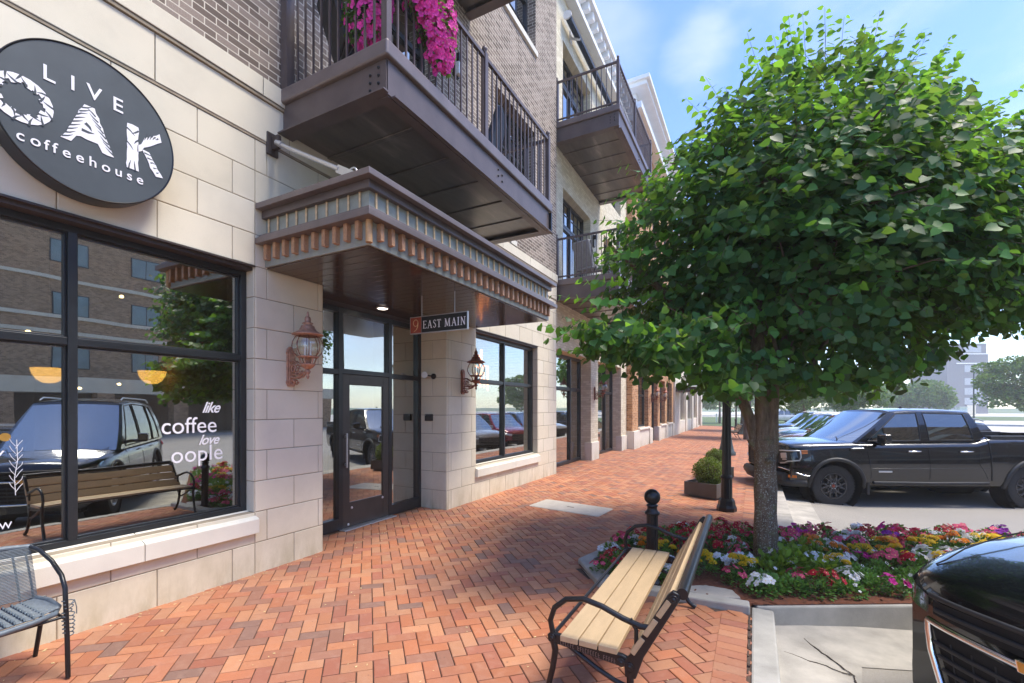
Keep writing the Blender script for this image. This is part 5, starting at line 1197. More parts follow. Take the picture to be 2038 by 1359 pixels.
me = leafmesh('foliage', P, Dd_, Nn, .05 * rng.uniform(.6, 1.3, len(P)), tones(len(P), rng, .5, 1.2), SMALL, SMALLQ, 'bed_leaf'); o = D.objects.new('foliage', me); COL.objects.link(o); o.parent = pb
me2 = D.meshes.new('blossoms'); me2.from_pydata(fb.v, [], fb.f); me2.materials.append(MATS['petal_hot']); me2.materials.append(MATS['petal_magenta']); me2.polygons.foreach_set('material_index', fb.m); tone_attr(me2, rng, .7, 1.2)
o = D.objects.new('blossoms', me2); COL.objects.link(o); o.parent = pb
b = MB(); b.lathe([(.10, -.2), (.16, 0), (.17, .02), (.15, .02)], (-.15, -.15, .1), 16); b.build('pot', 'black_plastic', pb)

# ================================================================== MAIN STREET TREE
g = N('bark'); co = g.coord((1, 1, .25)); f = g.noise(co, 26, 7, .7); f2 = g.noise(g.coord(), 70, 3, .5); f3 = g.noise(g.coord(), 9, 4, .6)
c = g.ramp(f, [(.3, (.085, .055, .036)), (.55, (.20, .14, .095)), (.8, (.32, .235, .165))])
sz = g.n('ShaderNodeSeparateXYZ'); g.l(g.coord(), sz.inputs[0]); hm = g.n('ShaderNodeMapRange'); g.l(sz.outputs[2], hm.inputs[0]); hm.inputs[1].default_value = 1.5; hm.inputs[2].default_value = .9
lc = g.n('ShaderNodeMath', operation='MULTIPLY'); g.l(g.ramp(f2, [(.56, (0, 0, 0)), (.62, (1, 1, 1))]), lc.inputs[0]); g.l(hm.outputs[0], lc.inputs[1])
c = g.mixc(lc.outputs[0], c, (.40, .395, .32))
c = g.mixc(g.ramp(f3, [(.52, (0, 0, 0)), (.7, (.6, .6, .6))]), c, (.17, .175, .07))
g.bump(f, .9, .03); MATS['bark'] = g.fin(c, .9)
mat('bark_plain', (.13, .095, .07), .9, 0, .4, 12, .8, 40, stretch=(1, 1, .3))
tree = thing('linden_tree', 'big leafy street tree with spotted grey trunk growing from the flower bed', 'tree', (4.42, 5.69, -.08))
b = MB(); tb = Vector((4.42, 5.69, -.08))
def lp(px, dep, py): x, y, _ = at(px, dep); return Vector((x, y, CAMZ - (py - HYP) / FPX * dep)) - tb
def rtube(b, pts, rs, n=20, m=0, amp=.08):
    """tube with an uneven bark outline"""
    P = [Vector(p) for p in pts]; out = []; rr = []
    for i in range(len(P) - 1):
        for k in range(6): t = k / 6; out.append(P[i].lerp(P[i + 1], t)); rr.append(rs[i] + (rs[i + 1] - rs[i]) * t)
    out.append(P[-1]); rr.append(rs[-1]); s0 = len(b.v); b.tube(out, rr, n, m)
    for i in range(s0, len(b.v)):
        v = Vector(b.v[i]); j = min(len(out) - 1, (i - s0) // n); c_ = out[j]; d = v - c_; k = 1 + amp * noise.noise(Vector((d.x * 22, d.y * 22, v.z * 3.0))) * 1.6
        b.v[i] = tuple(c_ + d * k)
rtube(b, [(0, 0, -.12), (0.01, 0, .0), (0, 0, .2), (-.005, .0, .6), (-.01, 0, 1.0), (-.02, .0, 1.35)], [.17, .138, .120, .110, .106, .106], 28)
rtube(b, [(-.03, .0, 1.15), (-.04, .0, 1.45), (-.03, .0, 1.8), (-.10, .05, 2.6), (-.1, .1, 3.6), (0, .1, 4.6)], [.085, .082, .08, .07, .05, .03], 20)
rtube(b, [(.03, .02, 1.2), (.045, .02, 1.6), (.07, .03, 2.0), (.35, .1, 2.9), (.7, .2, 4.0), (.8, .2, 4.8)], [.085, .07, .062, .055, .04, .02], 18)
rtube(b, [(-.08, .0, 1.25), (-.15, .0, 1.55), (-.24, .0, 1.80), (-.55, -.1, 2.4), (-1.1, -.2, 3.1), (-1.6, -.2, 3.6)], [.06, .058, .055, .05, .035, .02], 14)
b.lathe([(.05, 0), (.03, .03), (.001, .035)], (.03, -.12, 1.13), 10)
b.build('trunk', 'bark', tree)
b = MB(); random.seed(17)
for k in range(34):
    a = random.uniform(0, 6.28); el = random.uniform(-.15, 1.1); z0 = random.uniform(1.9, 4.2); L_ = random.uniform(.6, 1.3)
    p0 = Vector((random.uniform(-.1, .5), .05, z0)); d = Vector((math.cos(a) * math.cos(el), math.sin(a) * math.cos(el), math.sin(el)))
    b.tube([p0, p0 + d * L_ * .5 + Vector((0, 0, .08)), p0 + d * L_], [.03, .018, .006], 6)
b.build('branch', 'bark_plain', tree)
# crown: leafy shoots spread through an uneven volume
rng = np.random.default_rng(12)
CC = Vector(at(1645, 5.35, 3.50)) - tb; RX, RY, RZ = 2.50, 1.75, 1.92
rv = Vector((math.cos(YAW), math.sin(YAW), 0)); fv = Vector((-math.sin(YAW), math.cos(YAW), 0))
P, Dl, Nl, Sz, Tn = [], [], [], [], []
SH = []                                   # shoots: start, direction, length
ncl = 0
def outline(u):                            # radius factor in direction u
    k = .98 + .16 * noise.noise(Vector(u) * 1.6 + Vector((3, 1, 7))) + .12 * noise.noise(Vector(u) * 3.6)
    return k
for i in range(8200):
    u = unit(1, rng)[0]
    if u[2] < -.62 and rng.random() < .55: continue
    f = 1 - .72 * rng.random() ** 1.15
    k = outline(u) * f
    zz = u[2] * RZ * k
    if zz < 0: zz *= .93
    # flat-ish underside
    zz = max(zz, -1.62 + .28 * noise.noise(Vector((u[0] * 3, u[1] * 3, 2))))
    p = CC + rv * (u[0] * RX * k) + fv * (u[1] * RY * k) + Vector((0, 0, zz))
    o_ = rv * u[0] + fv * u[1] + Vector((0, 0, u[2] * .8))
    d = Vector(o_) + Vector(unit(1, rng)[0]) * .55; d.z -= .15
    SH.append((p, d.normalized(), rng.uniform(.16, .40), f))
LOW = [(1070, 705), (1120, 715), (1250, 765), (1400, 798), (1540, 808), (1620, 788), (1720, 800), (1800, 788), (1860, 742), (1900, 712), (1935, 688), (1960, 664), (2038, 676), (2200, 700)]
TOP = [(1070, 600), (1130, 540), (1190, 480), (1235, 370), (1300, 310), (1360, 250), (1420, 200), (1480, 130), (1560, 85), (1640, 55), (1760, 65), (1850, 95), (1920, 145), (1960, 215), (2000, 205), (2060, 165), (2200, 100)]
def ipl(tab, x):
    for (x0, y0), (x1, y1) in zip(tab[:-1], tab[1:]):
        if x <= x1: return y0 + (y1 - y0) * max(0, (x - x0)) / (x1 - x0)
    return tab[-1][1]
def incrown(p, d, L_):
    # keeps the crown to the lopsided silhouette of this particular tree
    for t in (0, .8):
        w_ = p + d * L_ * t + tb - Vector((CAMX, 0, CAMZ)); dep = w_.dot(fv); r_ = w_.dot(rv)
        if dep < .5: return False
        px, py = CXP + FPX * r_ / dep, HYP - FPX * w_.z / dep
        if py + 8 > ipl(LOW, px) or py < ipl(TOP, px) + 22 + 42 * noise.noise(w_ * 2.6): return False
    return True
# long whippy shoots that break the outline (top and left edges)
tips = []
for px, py, dep in [(1200, 400, 4.3), (1170, 620, 4.2), (1240, 470, 4.5), (1350, 200, 4.9), (1390, 215, 5.0), (1440, 190, 5.1), (1505, 60, 5.0), (1560, 45, 5.3), (1610, 20, 5.2), (1640, 15, 5.4), (1690, 30, 5.3), (1730, 50, 5.5), (1790, 60, 5.2), (1830, 75, 5.4), (1860, 110, 5.3), (1900, 70, 5.5), (1930, 150, 5.3), (1960, 210, 5.3), (1995, 200, 5.4), (2030, 170, 5.2), (1290, 330, 4.6), (1320, 300, 4.7), (1470, 120, 5), (1530, 90, 5.2), (1590, 60, 5.3), (1760, 70, 5.4), (1880, 130, 5.4), (2010, 300, 5.3), (1230, 330, 4.4), (1450, 170, 4.8), (1660, 45, 5.2), (1215, 500, 4.4), (1260, 400, 4.6), (1400, 235, 4.9), (1415, 150, 5.0), (1545, 70, 5.1), (1580, 25, 5.2), (1700, 60, 5.1), (1740, 25, 5.4), (1810, 55, 5.3), (1845, 60, 5.2), (1885, 95, 5.3), (1915, 100, 5.4), (1945, 170, 5.2), (1980, 240, 5.2), (2005, 235, 5.3)]:
    q = lp(px, dep, py); inner = CC + (q - CC) * .68; tips.append((inner + Vector((random.uniform(-.1, .1), 0, 0)), (q - inner).normalized(), (q - inner).length, 1.0))
for px, py, px2, py2, dep in [(1230, 660, 1072, 650, 3.9), (1260, 640, 1085, 680, 3.9), (1240, 600, 1100, 590, 4.0), (1250, 560, 1150, 560, 4.1), (1270, 690, 1120, 700, 3.8), (1290, 500, 1200, 510, 4.2), (1290, 440, 1190, 440, 4.3)]:
    a, c = lp(px, dep + .3, py), lp(px2, dep, py2); tips.append((a, (c - a).normalized(), (c - a).length, 1.0))
# lower left skirt of the crown reaching towards the building
for i in range(560):
    t = rng.random() ** .7; px = 1520 - 330 * t; up_ = 600 + 60 * t; lo = 800 - 115 * t - 28 * t * t
    py = rng.uniform(min(up_, lo - 10), lo); dep = rng.uniform(3.7, 5.2); p = lp(px, dep, py); SH.append((p, (Vector((-.6, -.3, -.25)) + Vector(unit(1, rng)[0]) * .6).normalized(), rng.uniform(.15, .34), .95))
for i in range(520):                       # right flank, wider than the frame
    px = rng.uniform(1830, 2180); py = rng.uniform(230 + 60 * abs(math.sin(px * .013)), 640 + 20 * math.sin(px * .02)); dep = rng.uniform(4.2, 6.0); p = lp(px, dep, py); SH.append((p, (rv * .6 + Vector(unit(1, rng)[0]) * .6).normalized(), rng.uniform(.15, .34), .9))
for i in range(330):                       # underside fringe
    px = rng.uniform(1400, 1890); lo = 792 + 8 * math.sin(px * .05) - (max(0, px - 1800) * .6); py = rng.uniform(min(690, lo - 30), lo); dep = rng.uniform(4.1, 5.6); p = lp(px, dep, py - 12); SH.append((p, (Vector((0, 0, -.7)) + Vector(unit(1, rng)[0]) * .6).normalized(), rng.uniform(.10, .22), .9))
tw = MB()
SH = [q for q in SH if incrown(*q[:3])]
for idx, (p, d, L_, f) in enumerate(SH + tips):
    tip = idx >= len(SH); step = .054 if not tip else .046; n = max(3, int(L_ / step)); side = d.cross(Vector((0, 0, 1)))
    if side.length < .1: side = Vector((1, 0, 0))
    side.normalize(); upv = side.cross(d).normalized()
    bend = Vector((0, 0, -.25 if not tip else .05)); pos = Vector(p); dd = Vector(d)
    young = tip or rng.random() < .13
    path = [Vector(pos)]
    for k in range(n):
        pos = pos + dd * (L_ / n); dd = (dd + bend * (.5 / n)).normalized(); path.append(Vector(pos))
        s = (1 if k % 2 else -1); ld = dd * .35 + side * s * (.8 + .3 * rng.random()) + Vector(unit(1, rng)[0]) * .45; ld.z -= .42 + .35 * rng.random()
        P.append(tuple(pos + side * s * .02)); Dl.append(tuple(ld)); nn_ = upv * .35 + Vector((0, 0, .42)) + (p - CC).normalized() * .55 + Vector(unit(1, rng)[0]) * .75; Nl.append(tuple(nn_))
        t = k / n; sz_ = (.094 - .038 * t ** 2) * rng.uniform(.72, 1.22) * (1 if not tip else 1.0); Sz.append(sz_)
        w_ = rng.uniform(.62, 1.3)
        if young: Tn.append((1.9 * w_, 1.75 * w_, 1.1 * w_))
        else: h_ = rng.uniform(-.1, .35); Tn.append((w_ * (1 + h_), w_, w_ * (1 - .2 * h_)))
    if tip or idx % 3 == 0: tw.tube(path, [.0026 * (1 - .7 * k / n) + .0006 for k in range(n + 1)], 4, caps=False)
me = leafmesh('crown', P, Dl, Nl, Sz, np.array(Tn, dtype=np.float32), LEAF, LEAFQ, 'linden_leaf'); o = D.objects.new('crown', me); COL.objects.link(o); o.parent = tree
tw.build('twigs', 'bark_plain', tree)
print('LEAVES', len(P))

# ================================================================== TREES FARTHER AWAY
def fartree(kind, label, pos, H, R_, seed, clear=1.9, n=5200, leaf=.22, group='trees beyond the parking lot', sq=.8, mt='far_leaf'):
    t = thing(kind, label, 'tree', pos, group=group)
    b = MB(); b.tube([(0, 0, -.2), (.03, 0, clear * .6), (0, 0, clear + .8), (.1, 0, H * .75)], [.16, .12, .10, .03], 10)
    random.seed(seed)
    for k in range(7): a = k * .9 + random.random(); b.tube([(0, 0, clear + .2 + k * .25), (math.cos(a) * R_ * .4, math.sin(a) * R_ * .4, clear + 1 + k * .35), (math.cos(a) * R_ * .75, math.sin(a) * R_ * .75, clear + 1.3 + k * .4)], [.06, .04, .015], 6)
    b.build('trunk', 'bark_plain', t)
    rng = np.random.default_rng(seed); Rz = (H - clear) / 2; cz = clear + Rz
    # sub-clumps of leaves
    Pp, Dd2, Nn2 = [], [], []
    for k in range(46):
        u = unit(1, rng)[0]; f = .45 + .5 * rng.random(); am = 1 + .25 * noise.noise(Vector(u) * 2 + Vector((seed, 0, 0))); c = np.array([u[0] * R_ * f * am, u[1] * R_ * f * am, cz + u[2] * Rz * f * am]); m_ = n // 46; v = unit(m_, rng); r_ = R_ * rng.uniform(.22, .36) * (1 - .4 * rng.random(m_) ** 2)
        q = c + v * r_[:, None] * np.array([1, 1, .62]); Pp.append(q); Dd2.append(v + unit(m_, rng) * .7); nn_ = v + unit(m_, rng) * .6; nn_[:, 2] += .5; Nn2.append(nn_)
    Pp, Dd2, Nn2 = map(np.concatenate, (Pp, Dd2, Nn2)); N_ = len(Pp)
    me = leafmesh('crown', Pp, Dd2, Nn2, leaf * rng.uniform(.6, 1.3, N_), tones(N_, rng, .6, 1.4, .3), SMALL * np.array([1.5, 1, 1]), SMALLQ, mt); o = D.objects.new('crown', me); COL.objects.link(o); o.parent = t
    return t
fartree('leafy_tree', 'bushy green tree behind the parked cars, nearest the trunk of the big tree', at(1600, 44, -.36), 4.6, 3.1, 31, n=14000, leaf=.18)
fartree('leafy_tree', 'bushy green tree behind the pickup windshield', at(1700, 48, -.36), 4.4, 2.9, 32, n=14000, leaf=.18)
fartree('leafy_tree', 'hazy pale tree over the front of the pickup roof', at(1770, 92, -.36), 6.6, 4.8, 33, leaf=.36, n=8000)
fartree('leafy_tree', 'hazy pale tree left of the grey high-rise', at(1838, 84, -.36), 6.6, 4.9, 34, leaf=.36, n=9000)
fartree('leafy_tree', 'large light green tree at the right edge beyond the pickup bed', at(2042, 50, -.36), 7.4, 4.1, 35, n=16000, leaf=.24, clear=1.6)
fartree('leafy_tree', 'small dark tree past the end of the shop fronts', at(1432, 58, -.36), 6.0, 3.6, 36, clear=2.6)
fartree('leafy_tree', 'far faint tree beyond the lawn at the end of the pavement', at(1395, 110, -.36), 7.5, 6, 37, leaf=.5)
fartree('leafy_tree', 'far faint tree behind the lamp posts', at(1480, 120, -.36), 8.5, 7, 38, leaf=.5)
fartree('leafy_tree', 'hazy tree between the two nearer trees behind the cars', at(1660, 100, -.36), 8.0, 6, 39, leaf=.5)
fartree('street_tree', 'street tree with bare trunk beside the distant bench', (3.95, 27.5, -.08), 5.6, 2.0, 41, clear=2.7, leaf=.16, group='street trees down the pavement', mt='linden_leaf')
fartree('street_tree', 'second street tree down the pavement, past the distant bench', (4.0, 36.5, -.08), 6.2, 2.2, 42, clear=2.8, leaf=.18, group='street trees down the pavement', mt='linden_leaf')
tag(sheet('far_lot', [(-120, 130), (21, 100), (21, 94.5), (110, 94.5), (160, 200), (-120, 260)], -.375, 'concrete_light'), kind='structure'); D.objects['far_lot'].name = 'far_parking_lot'
sheet('lawn', [(30, 96), (150, 96), (150, 140), (38, 140)], -.362, 'grass_far')
wk = thing('white_kiosk', 'tiny white gate post structure left of the thin light pole', 'kiosk', at(1913, 95, -.36), YAW)
b = MB(); b.box(-.8, .8, -.5, .5, 0, 2.0); b.build('body', 'white_paint', wk); b = MB(); b.box(-1, 1, -.7, .7, 2.0, 2.15); b.build('roof', 'white_paint', wk)
pn = thing('beige_panel', 'beige wall panel standing at the foot of the high-rise', 'panel', at(1931, 120, -.36), YAW)
b = MB(); b.box(-1.0, 1.4, -.1, .1, 0, 2.6); b.build('board', 'cast_stone', pn); b = MB(); b.box(-1.1, -1.0, -.15, .15, 0, 2.7); b.build('post', 'bronze_steel', pn)
ml = thing('marker_post', 'small white post standing in the lawn past the last shop', 'post', at(1426, 62, -.34))
b = MB(); b.box(-.08, .08, -.08, .08, 0, 1.1); b.build('shaft', 'white_paint', ml); b = MB(); b.box(-.11, .11, -.11, .11, 1.1, 1.16); b.build('cap', 'white_paint', ml)

# ================================================================== VEHICLES
def lerp(a, b_, t): return a + (b_ - a) * t
def pl(tab, x):
    if x <= tab[0][0]: return tab[0][1]
    for (x0, y0), (x1, y1) in zip(tab[:-1], tab[1:]):
        if x <= x1: return lerp(y0, y1, (x - x0) / (x1 - x0))
    return tab[-1][1]
class Car:
    """x forward with 0 at the front axle, y to the left, z up from the road"""
    def __init__(s, P): s.P = P
    def plan(s, x):       # half width along the length
        P = s.P; xf, xr, W_ = P['xf'], P['xr'], P['W'] / 2
        k = 1.0
        if x > xf - 1.0: k -= P.get('nosetaper', .10) * ((x - (xf - 1.0)) / 1.0) ** 2.2
        if x < xr + .8: k -= P.get('tailtaper', .06) * ((xr + .8 - x) / .8) ** 2
        return W_ * k
    def side(s, x, z):    # tumblehome of the flank
        zt = pl(s.P['top'], x); u = min(1.02, max(0, (z - s.P['rock']) / (zt - s.P['rock'])))
        return s.plan(x) * pl(([(0, .80), (.10, .90), (.22, .965), (.35, 1.0), (.62, .992), (.72, .975), (.86, .955), (.94, .925), (.985, .87), (1.0, .80), (1.02, .76)] if s.P.get('bowp', 0) > 4 else 0) or [(0, .945), (.12, .985), (.35, 1.0), (.62, .992), (.72, .975), (.86, .955), (.94, .925), (.985, .87), (1.0, .80), (1.02, .76)], u)
    def bow(s, x, y):     # the nose and tail are curved in plan
        P = s.P; k = max(0, (x - (P['xf'] - .8)) / .8); r = max(0, ((P['xr'] + .5) - x) / .5); q = min(1, abs(y) / (P['W'] / 2))
        return x - P.get('bow', .16) * k ** 2 * q ** P.get('bowp', 2.4) + .08 * r ** 2 * q ** 3
    def sp(s, x, z, off=0, sd=1): return (s.bow(x, s.side(x, z)), sd * (s.side(x, z) + off), z)
    def body(s, root, paint):
        P = s.P; xf, xr, R_ = P['xf'], P['xr'], P['arch']; xs = set(np.linspace(xr, xf, 46).round(3))
        for a in (0, P['rax']):
            for k in range(17): xs.add(round(a + R_ * math.cos(PI * k / 16), 4))
            xs |= {a - R_ - .004, a + R_ + .004}
        for d in (.01, .03, .07, .13): xs |= {xf - d, xr + d}
        xs = sorted(xs); us = [0, .05, .12, .24, .36, .5, .62, .72, .80, .86, .91, .95, .985, 1.0]; acr = [.93, .8, .6, .35, 0]
        b = MB(); rows = []
        for x in xs:
            zb = P['rock'] + (.10 * max(0, (x - xf + .5) / .5) if P.get('chin') else 0)
            for a in (0, P['rax']):
                if abs(x - a) < R_: zb = max(zb, P['axz'] + math.sqrt(max(0, R_ ** 2 - (x - a) ** 2)))
            zt = pl(P['top'], x); e = min(1, (xf - x) / .13, (x - xr) / .10); e = max(0, e); edge = .035 * (1 - math.sqrt(1 - (1 - e) ** 2)) if e < 1 else 0
            zt -= edge * 1.6; row = []
            for u in us:
                z = zb + (zt - zb) * u; y = s.side(x, z + (edge * 1.6 if u > .9 else 0)) - edge
                row.append((s.bow(x, y), y, z))
            y0 = row[-1][1]
            cr = P.get('crown', .05)
            for a in acr: row.append((s.bow(x, y0 * a), y0 * a, zt + cr * (1 - a ** 2) * min(1, e * 1.5)))
            full = row + [(p[0], -p[1], p[2]) for p in row[:-1][::-1]]; rows.append(full)
        n = len(rows[0]); V_ = [p for r in rows for p in r]
        F_ = []
        cab = P['cab']
        for i in range(len(rows) - 1):
            xm = (xs[i] + xs[i + 1]) / 2
            for k in range(n - 1):
                if cab[0] < xm < cab[1] and 13 <= k < n - 14: continue
                if P.get('bed') and P['bed'][0] < xm < P['bed'][1] and 13 <= k < n - 14: continue
                F_.append((i * n + k, i * n + k + 1, (i + 1) * n + k + 1, (i + 1) * n + k))
        F_.append(tuple(range(n))); o = (len(rows) - 1) * n; F_.append(tuple(range(o, o + n))[::-1])
        b.add(V_, F_, 0, True); o = b.build('body', paint, root, angle=32)
        b = MB(); b.box(xr + .3, xf - .3, -P['W'] / 2 + .32, P['W'] / 2 - .32, P['rock'] - .08, P['rock'] + .3)      # underbody and arch liners
        for a in (0, P['rax']):
            for sd in (1, -1):
                y1 = P['W'] / 2 - .05; b.lathe([(R_ + .02, y1 * sd), (R_ + .02, (y1 - .33) * sd), (.05, (y1 - .33) * sd)], (a, 0, P['axz']), 28, 0, True, 'y')
        b.build('underbody', 'dark_void', root)
    def cabin(s, root, paint, st, wb, wr, zr, glass='car_glass', wsg='windshield_glass', tint=None):
        """st: list of (x at belt, x at roof, kind of the panel that follows); first = windshield edge, last = rear glass edge"""
        zb = lambda x: pl(s.P['top'], x) - .01
        nose_b, nose_r = st[0][0], st[0][1]
        def pt(xb, xr_, t, sd):
            z0 = zb(xb); x = lerp(xb, xr_, t); z = lerp(z0, zr(xr_), t); y = lerp(wb, wr, t) + .025 * math.sin(PI * t); return (x, sd * y, z)
        body_ = MB()
        for sd in (1, -1):
            for i in range(len(st) - 1):
                (xb0, xr0, kd), (xb1, xr1, _) = st[i], st[i + 1]
                T = [0, .02, .06, .25, .5, .75, .90, .96, 1.0]; wi = []
                for a, c in zip(T[:-1], T[1:]):
                    q = [pt(xb0, xr0, a, sd), pt(xb1, xr1, a, sd), pt(xb1, xr1, c, sd), pt(xb0, xr0, c, sd)]
                    if kd.startswith('w') and .055 < (a + c) / 2 < .93: wi.append(q)
                    else: body_.add(q, [(0, 1, 2, 3)], 0, True)
                if wi:
                    w_ = MB()
                    for q in wi: w_.add([(p[0], p[1] - sd * .006, p[2]) for p in q], [(0, 1, 2, 3)], 0, True)
                    w_.build('side_window', glass, root)
                    tr = MB(); lo = [wi[0][0], wi[0][1]]; hi = [wi[-1][3], wi[-1][2]]
                    loop = [wi[0][0], wi[0][1]] + [q[2] for q in wi] + [q[3] for q in wi[::-1]]
                    tr.tube([(p[0], p[1] + sd * .002, p[2]) for p in loop], .009, 5, closed=True); tr.build('window_trim', 'black_plastic', root)
        # roof
        xs = [e[1] for e in st]; xf_, xr_ = xs[0], xs[-1]; n = 16; R0 = []
        for i in range(n + 1):
            x = lerp(xf_, xr_, i / n); e = min(1, i / 1.5, (n - i) / 1.5); z = zr(x); row = [(x, wr, z), (x, wr * .965, z + .022), (x, wr * .9, z + .036)]
            row += [(x, wr * a, z + .036 + .028 * (1 - a * a) / .8) for a in (.7, .4, 0)]; row += [(p[0], -p[1], p[2]) for p in row[:-1][::-1]]; R0.append(row)
        k = len(R0[0]); body_.add([p for r in R0 for p in r], [(i * k + j, i * k + j + 1, (i + 1) * k + j + 1, (i + 1) * k + j) for i in range(n) for j in range(k - 1)], 0, True)
        # front and rear glass with painted pillars
        for (xb, xr2, nm, bw, sgn) in ((st[0][0], st[0][1], 'windshield', .20, 1), (st[-1][0], st[-1][1], 'rear_window', .06, -1)):
            ys = [-1, -.93, -.6, -.3, 0, .3, .6, .93, 1]; ts = [0, .05, .25, .5, .75, .95, 1]; G = MB()
            def gp(a, t):
                q = pt(xb, xr2, t, 1); yy = q[1] * a; rz = (.022 + .036 * (1 - a * a)) * t ** 3 if abs(a) < .99 else 0
                return (q[0] + sgn * bw * (1 - a * a) * (1 - t * .75), yy, q[2] + rz + (s.P.get('crown', .05) * (1 - a * a) * (1 - t)))
            for i in range(len(ys) - 1):
                for j in range(len(ts) - 1):
                    q = [gp(ys[i], ts[j]), gp(ys[i + 1], ts[j]), gp(ys[i + 1], ts[j + 1]), gp(ys[i], ts[j + 1])]
                    (body_ if abs(ys[i] + ys[i + 1]) > 1.9 or j in (0, 5) and nm == 'rear_window' or j == 5 else G).add(q, [(0, 1, 2, 3)], 0, True)
            G.build(nm, wsg if nm == 'windshield' else glass, root, angle=60)
        body_.build('cabin', paint, root, angle=38)
        b = MB(); x0, x1 = st[-1][0] + .3, st[0][0] - .35; zz = zb(x1)
        b.box(x0, x1, -wb + .1, wb - .1, zz - .5, zz - .28); 
        for sd in (-.38, .38): b.box(x1 - 1.1, x1 - .98, sd - .22, sd + .22, zz - .3, zz + .16); b.box(x1 - 1.1, x1 - 1.0, sd - .1, sd + .1, zz + .16, zz + .34)
        b.box(x1 - .1, x1 + .28, -wb + .15, wb - .15, zz - .2, zz - .04); b.build('cabin_interior', 'black_plastic', root)
    def strip(s, nm, pts, w, m, root, sd=1, off=.0035, th=.004):
        """a thin line or trim laid along the flank"""
        b = MB(); P = []
        for a, c in zip(pts[:-1], pts[1:]):
            k = max(1, int(math.dist(a, c) / .08)); P += [(lerp(a[0], c[0], i / k), lerp(a[1], c[1], i / k)) for i in range(k)]
        P.append(pts[-1]); q = [Vector(s.sp(x, z, off, sd)) for x, z in P]; b.tube(q, w / 2, 6, flat=1.0); return b.build(nm, m, root)
def wheel(root, x, y, R_, wd, rimR, style, sd, m_rim='rim_black'):
    # tyre with tread lugs, axis along y; sd = +1 when the outer face points to +y
    b = MB(); h = wd / 2; b.lathe([(rimR, -h * .8), (rimR + .02, -h * .95), (R_ * .86, -h), (R_ * .955, -h * .93), (R_ * .99, -h * .8), (R_, -h * .5), (R_, h * .5), (R_ * .99, h * .8), (R_ * .955, h * .93), (R_ * .86, h), (rimR + .02, h * .95), (rimR, h * .8)], (0, 0, 0), 56, 0, True, 'y')
    n = 44
    for k in range(n):
        a = 2 * PI * k / n
        for (y0, y1, ph) in ((-h * .95, -h * .35, 0), (-h * .28, h * .28, .5), (h * .35, h * .95, 0)):
            aa = a + ph * 2 * PI / n; c, s_ = math.cos(aa), math.sin(aa); dd = .62 * PI / n * R_
            P = [(c * rr - s_ * t, yy, s_ * rr + c * t) for yy in (y0, y1) for rr, t in ((R_ - .012, -dd), (R_ - .012, dd), (R_ + .005, dd * .85), (R_ + .005, -dd * .85))]
            b.add(P, [(0, 1, 2, 3), (7, 6, 5, 4), (0, 4, 5, 1), (1, 5, 6, 2), (2, 6, 7, 3), (3, 7, 4, 0)])
    w_ = b.build('wheel', 'tyre', root, angle=30); w_.location = (x, y, R_)
    o = sd * h; r = MB(); r.lathe([(rimR + .004, o * .80), (rimR + .006, o * .93), (rimR - .012, o * .95), (rimR - .022, o * .86), (rimR - .04, o * .2), (rimR - .05, -o * .4), (.10, -o * .4), (.001, -o * .4)], (0, 0, 0), 48, 0, True, 'y')
    if style == 'six':
        for k in range(6):
            a = 2 * PI * k / 6 + PI / 2
            for s_ in (-1, 1):
                P = []
                for rr, t in ((.055, .040), (.10, .052), (rimR * .72, .060), (rimR - .03, .058 + .0), ):
                    P.append((rr * math.cos(a) - s_ * t * math.sin(a), o * (.80 if rr < .2 else .84), rr * math.sin(a) + s_ * t * math.cos(a)))
                r.tube(P, [.020, .017, .016, .017], 6, flat=1.2)
            P = [(rimR * .80 * math.cos(a + t) if False else (rimR * (.50 - .10 * math.cos(t * PI)) * math.cos(a) - .048 * t * math.sin(a)), o * .80, rimR * (.50 - .10 * math.cos(t * PI)) * math.sin(a) + .048 * t * math.cos(a)) for t in (-1, -.6, 0, .6, 1)]
            r.tube(P, .013, 6)
        r.lathe([(.001, o * .90), (.075, o * .88), (.085, o * .80), (.085, o * .5)], (0, 0, 0), 24, 0, True, 'y')
    else:
        for k in range(5 if style == 'five' else 10):
            a = 2 * PI * k / (5 if style == 'five' else 10) + .3; wv_ = .035 if style == 'five' else .016
            P = [(rr * math.cos(a) - s_ * wv_ * (1 if rr < .1 else .75) * math.sin(a), o * (.74 if rr < .1 else .82), rr * math.sin(a) + s_ * wv_ * (1 if rr < .1 else .75) * math.cos(a)) for rr in (.05, rimR - .01) for s_ in (-1, 1)]
            r.add([P[0], P[1], P[3], P[2]] + [(p[0], p[1] - o * .25, p[2]) for p in (P[0], P[1], P[3], P[2])], [(0, 1, 2, 3), (4, 5, 6, 7), (0, 1, 5, 4), (1, 2, 6, 5), (2, 3, 7, 6), (3, 0, 4, 7)])
        r.lathe([(.001, o * .82), (.06, o * .80), (.07, o * .7), (.07, o * .5)], (0, 0, 0), 20, 0, True, 'y')
    ro = r.build('rim', m_rim, w_, angle=35)
    c = MB(); c.lathe([(.001, o * .925), (.030, o * .92), (.034, o * .88)], (0, 0, 0), 18, 0, True, 'y'); c.build('centre_cap', 'sign_red' if style == 'six' else 'silver', w_)
    if style == 'six':
        c = MB()
        for k in range(6): a = 2 * PI * k / 6 + PI / 6 + PI / 2; c.lathe([(.009, 0), (.011, o * .08), (.001, o * .1)], (.060 * math.cos(a), o * .84, .060 * math.sin(a)), 8, 0, True, 'y')
        c.build('lug_nuts', 'chrome', w_)
    return w_

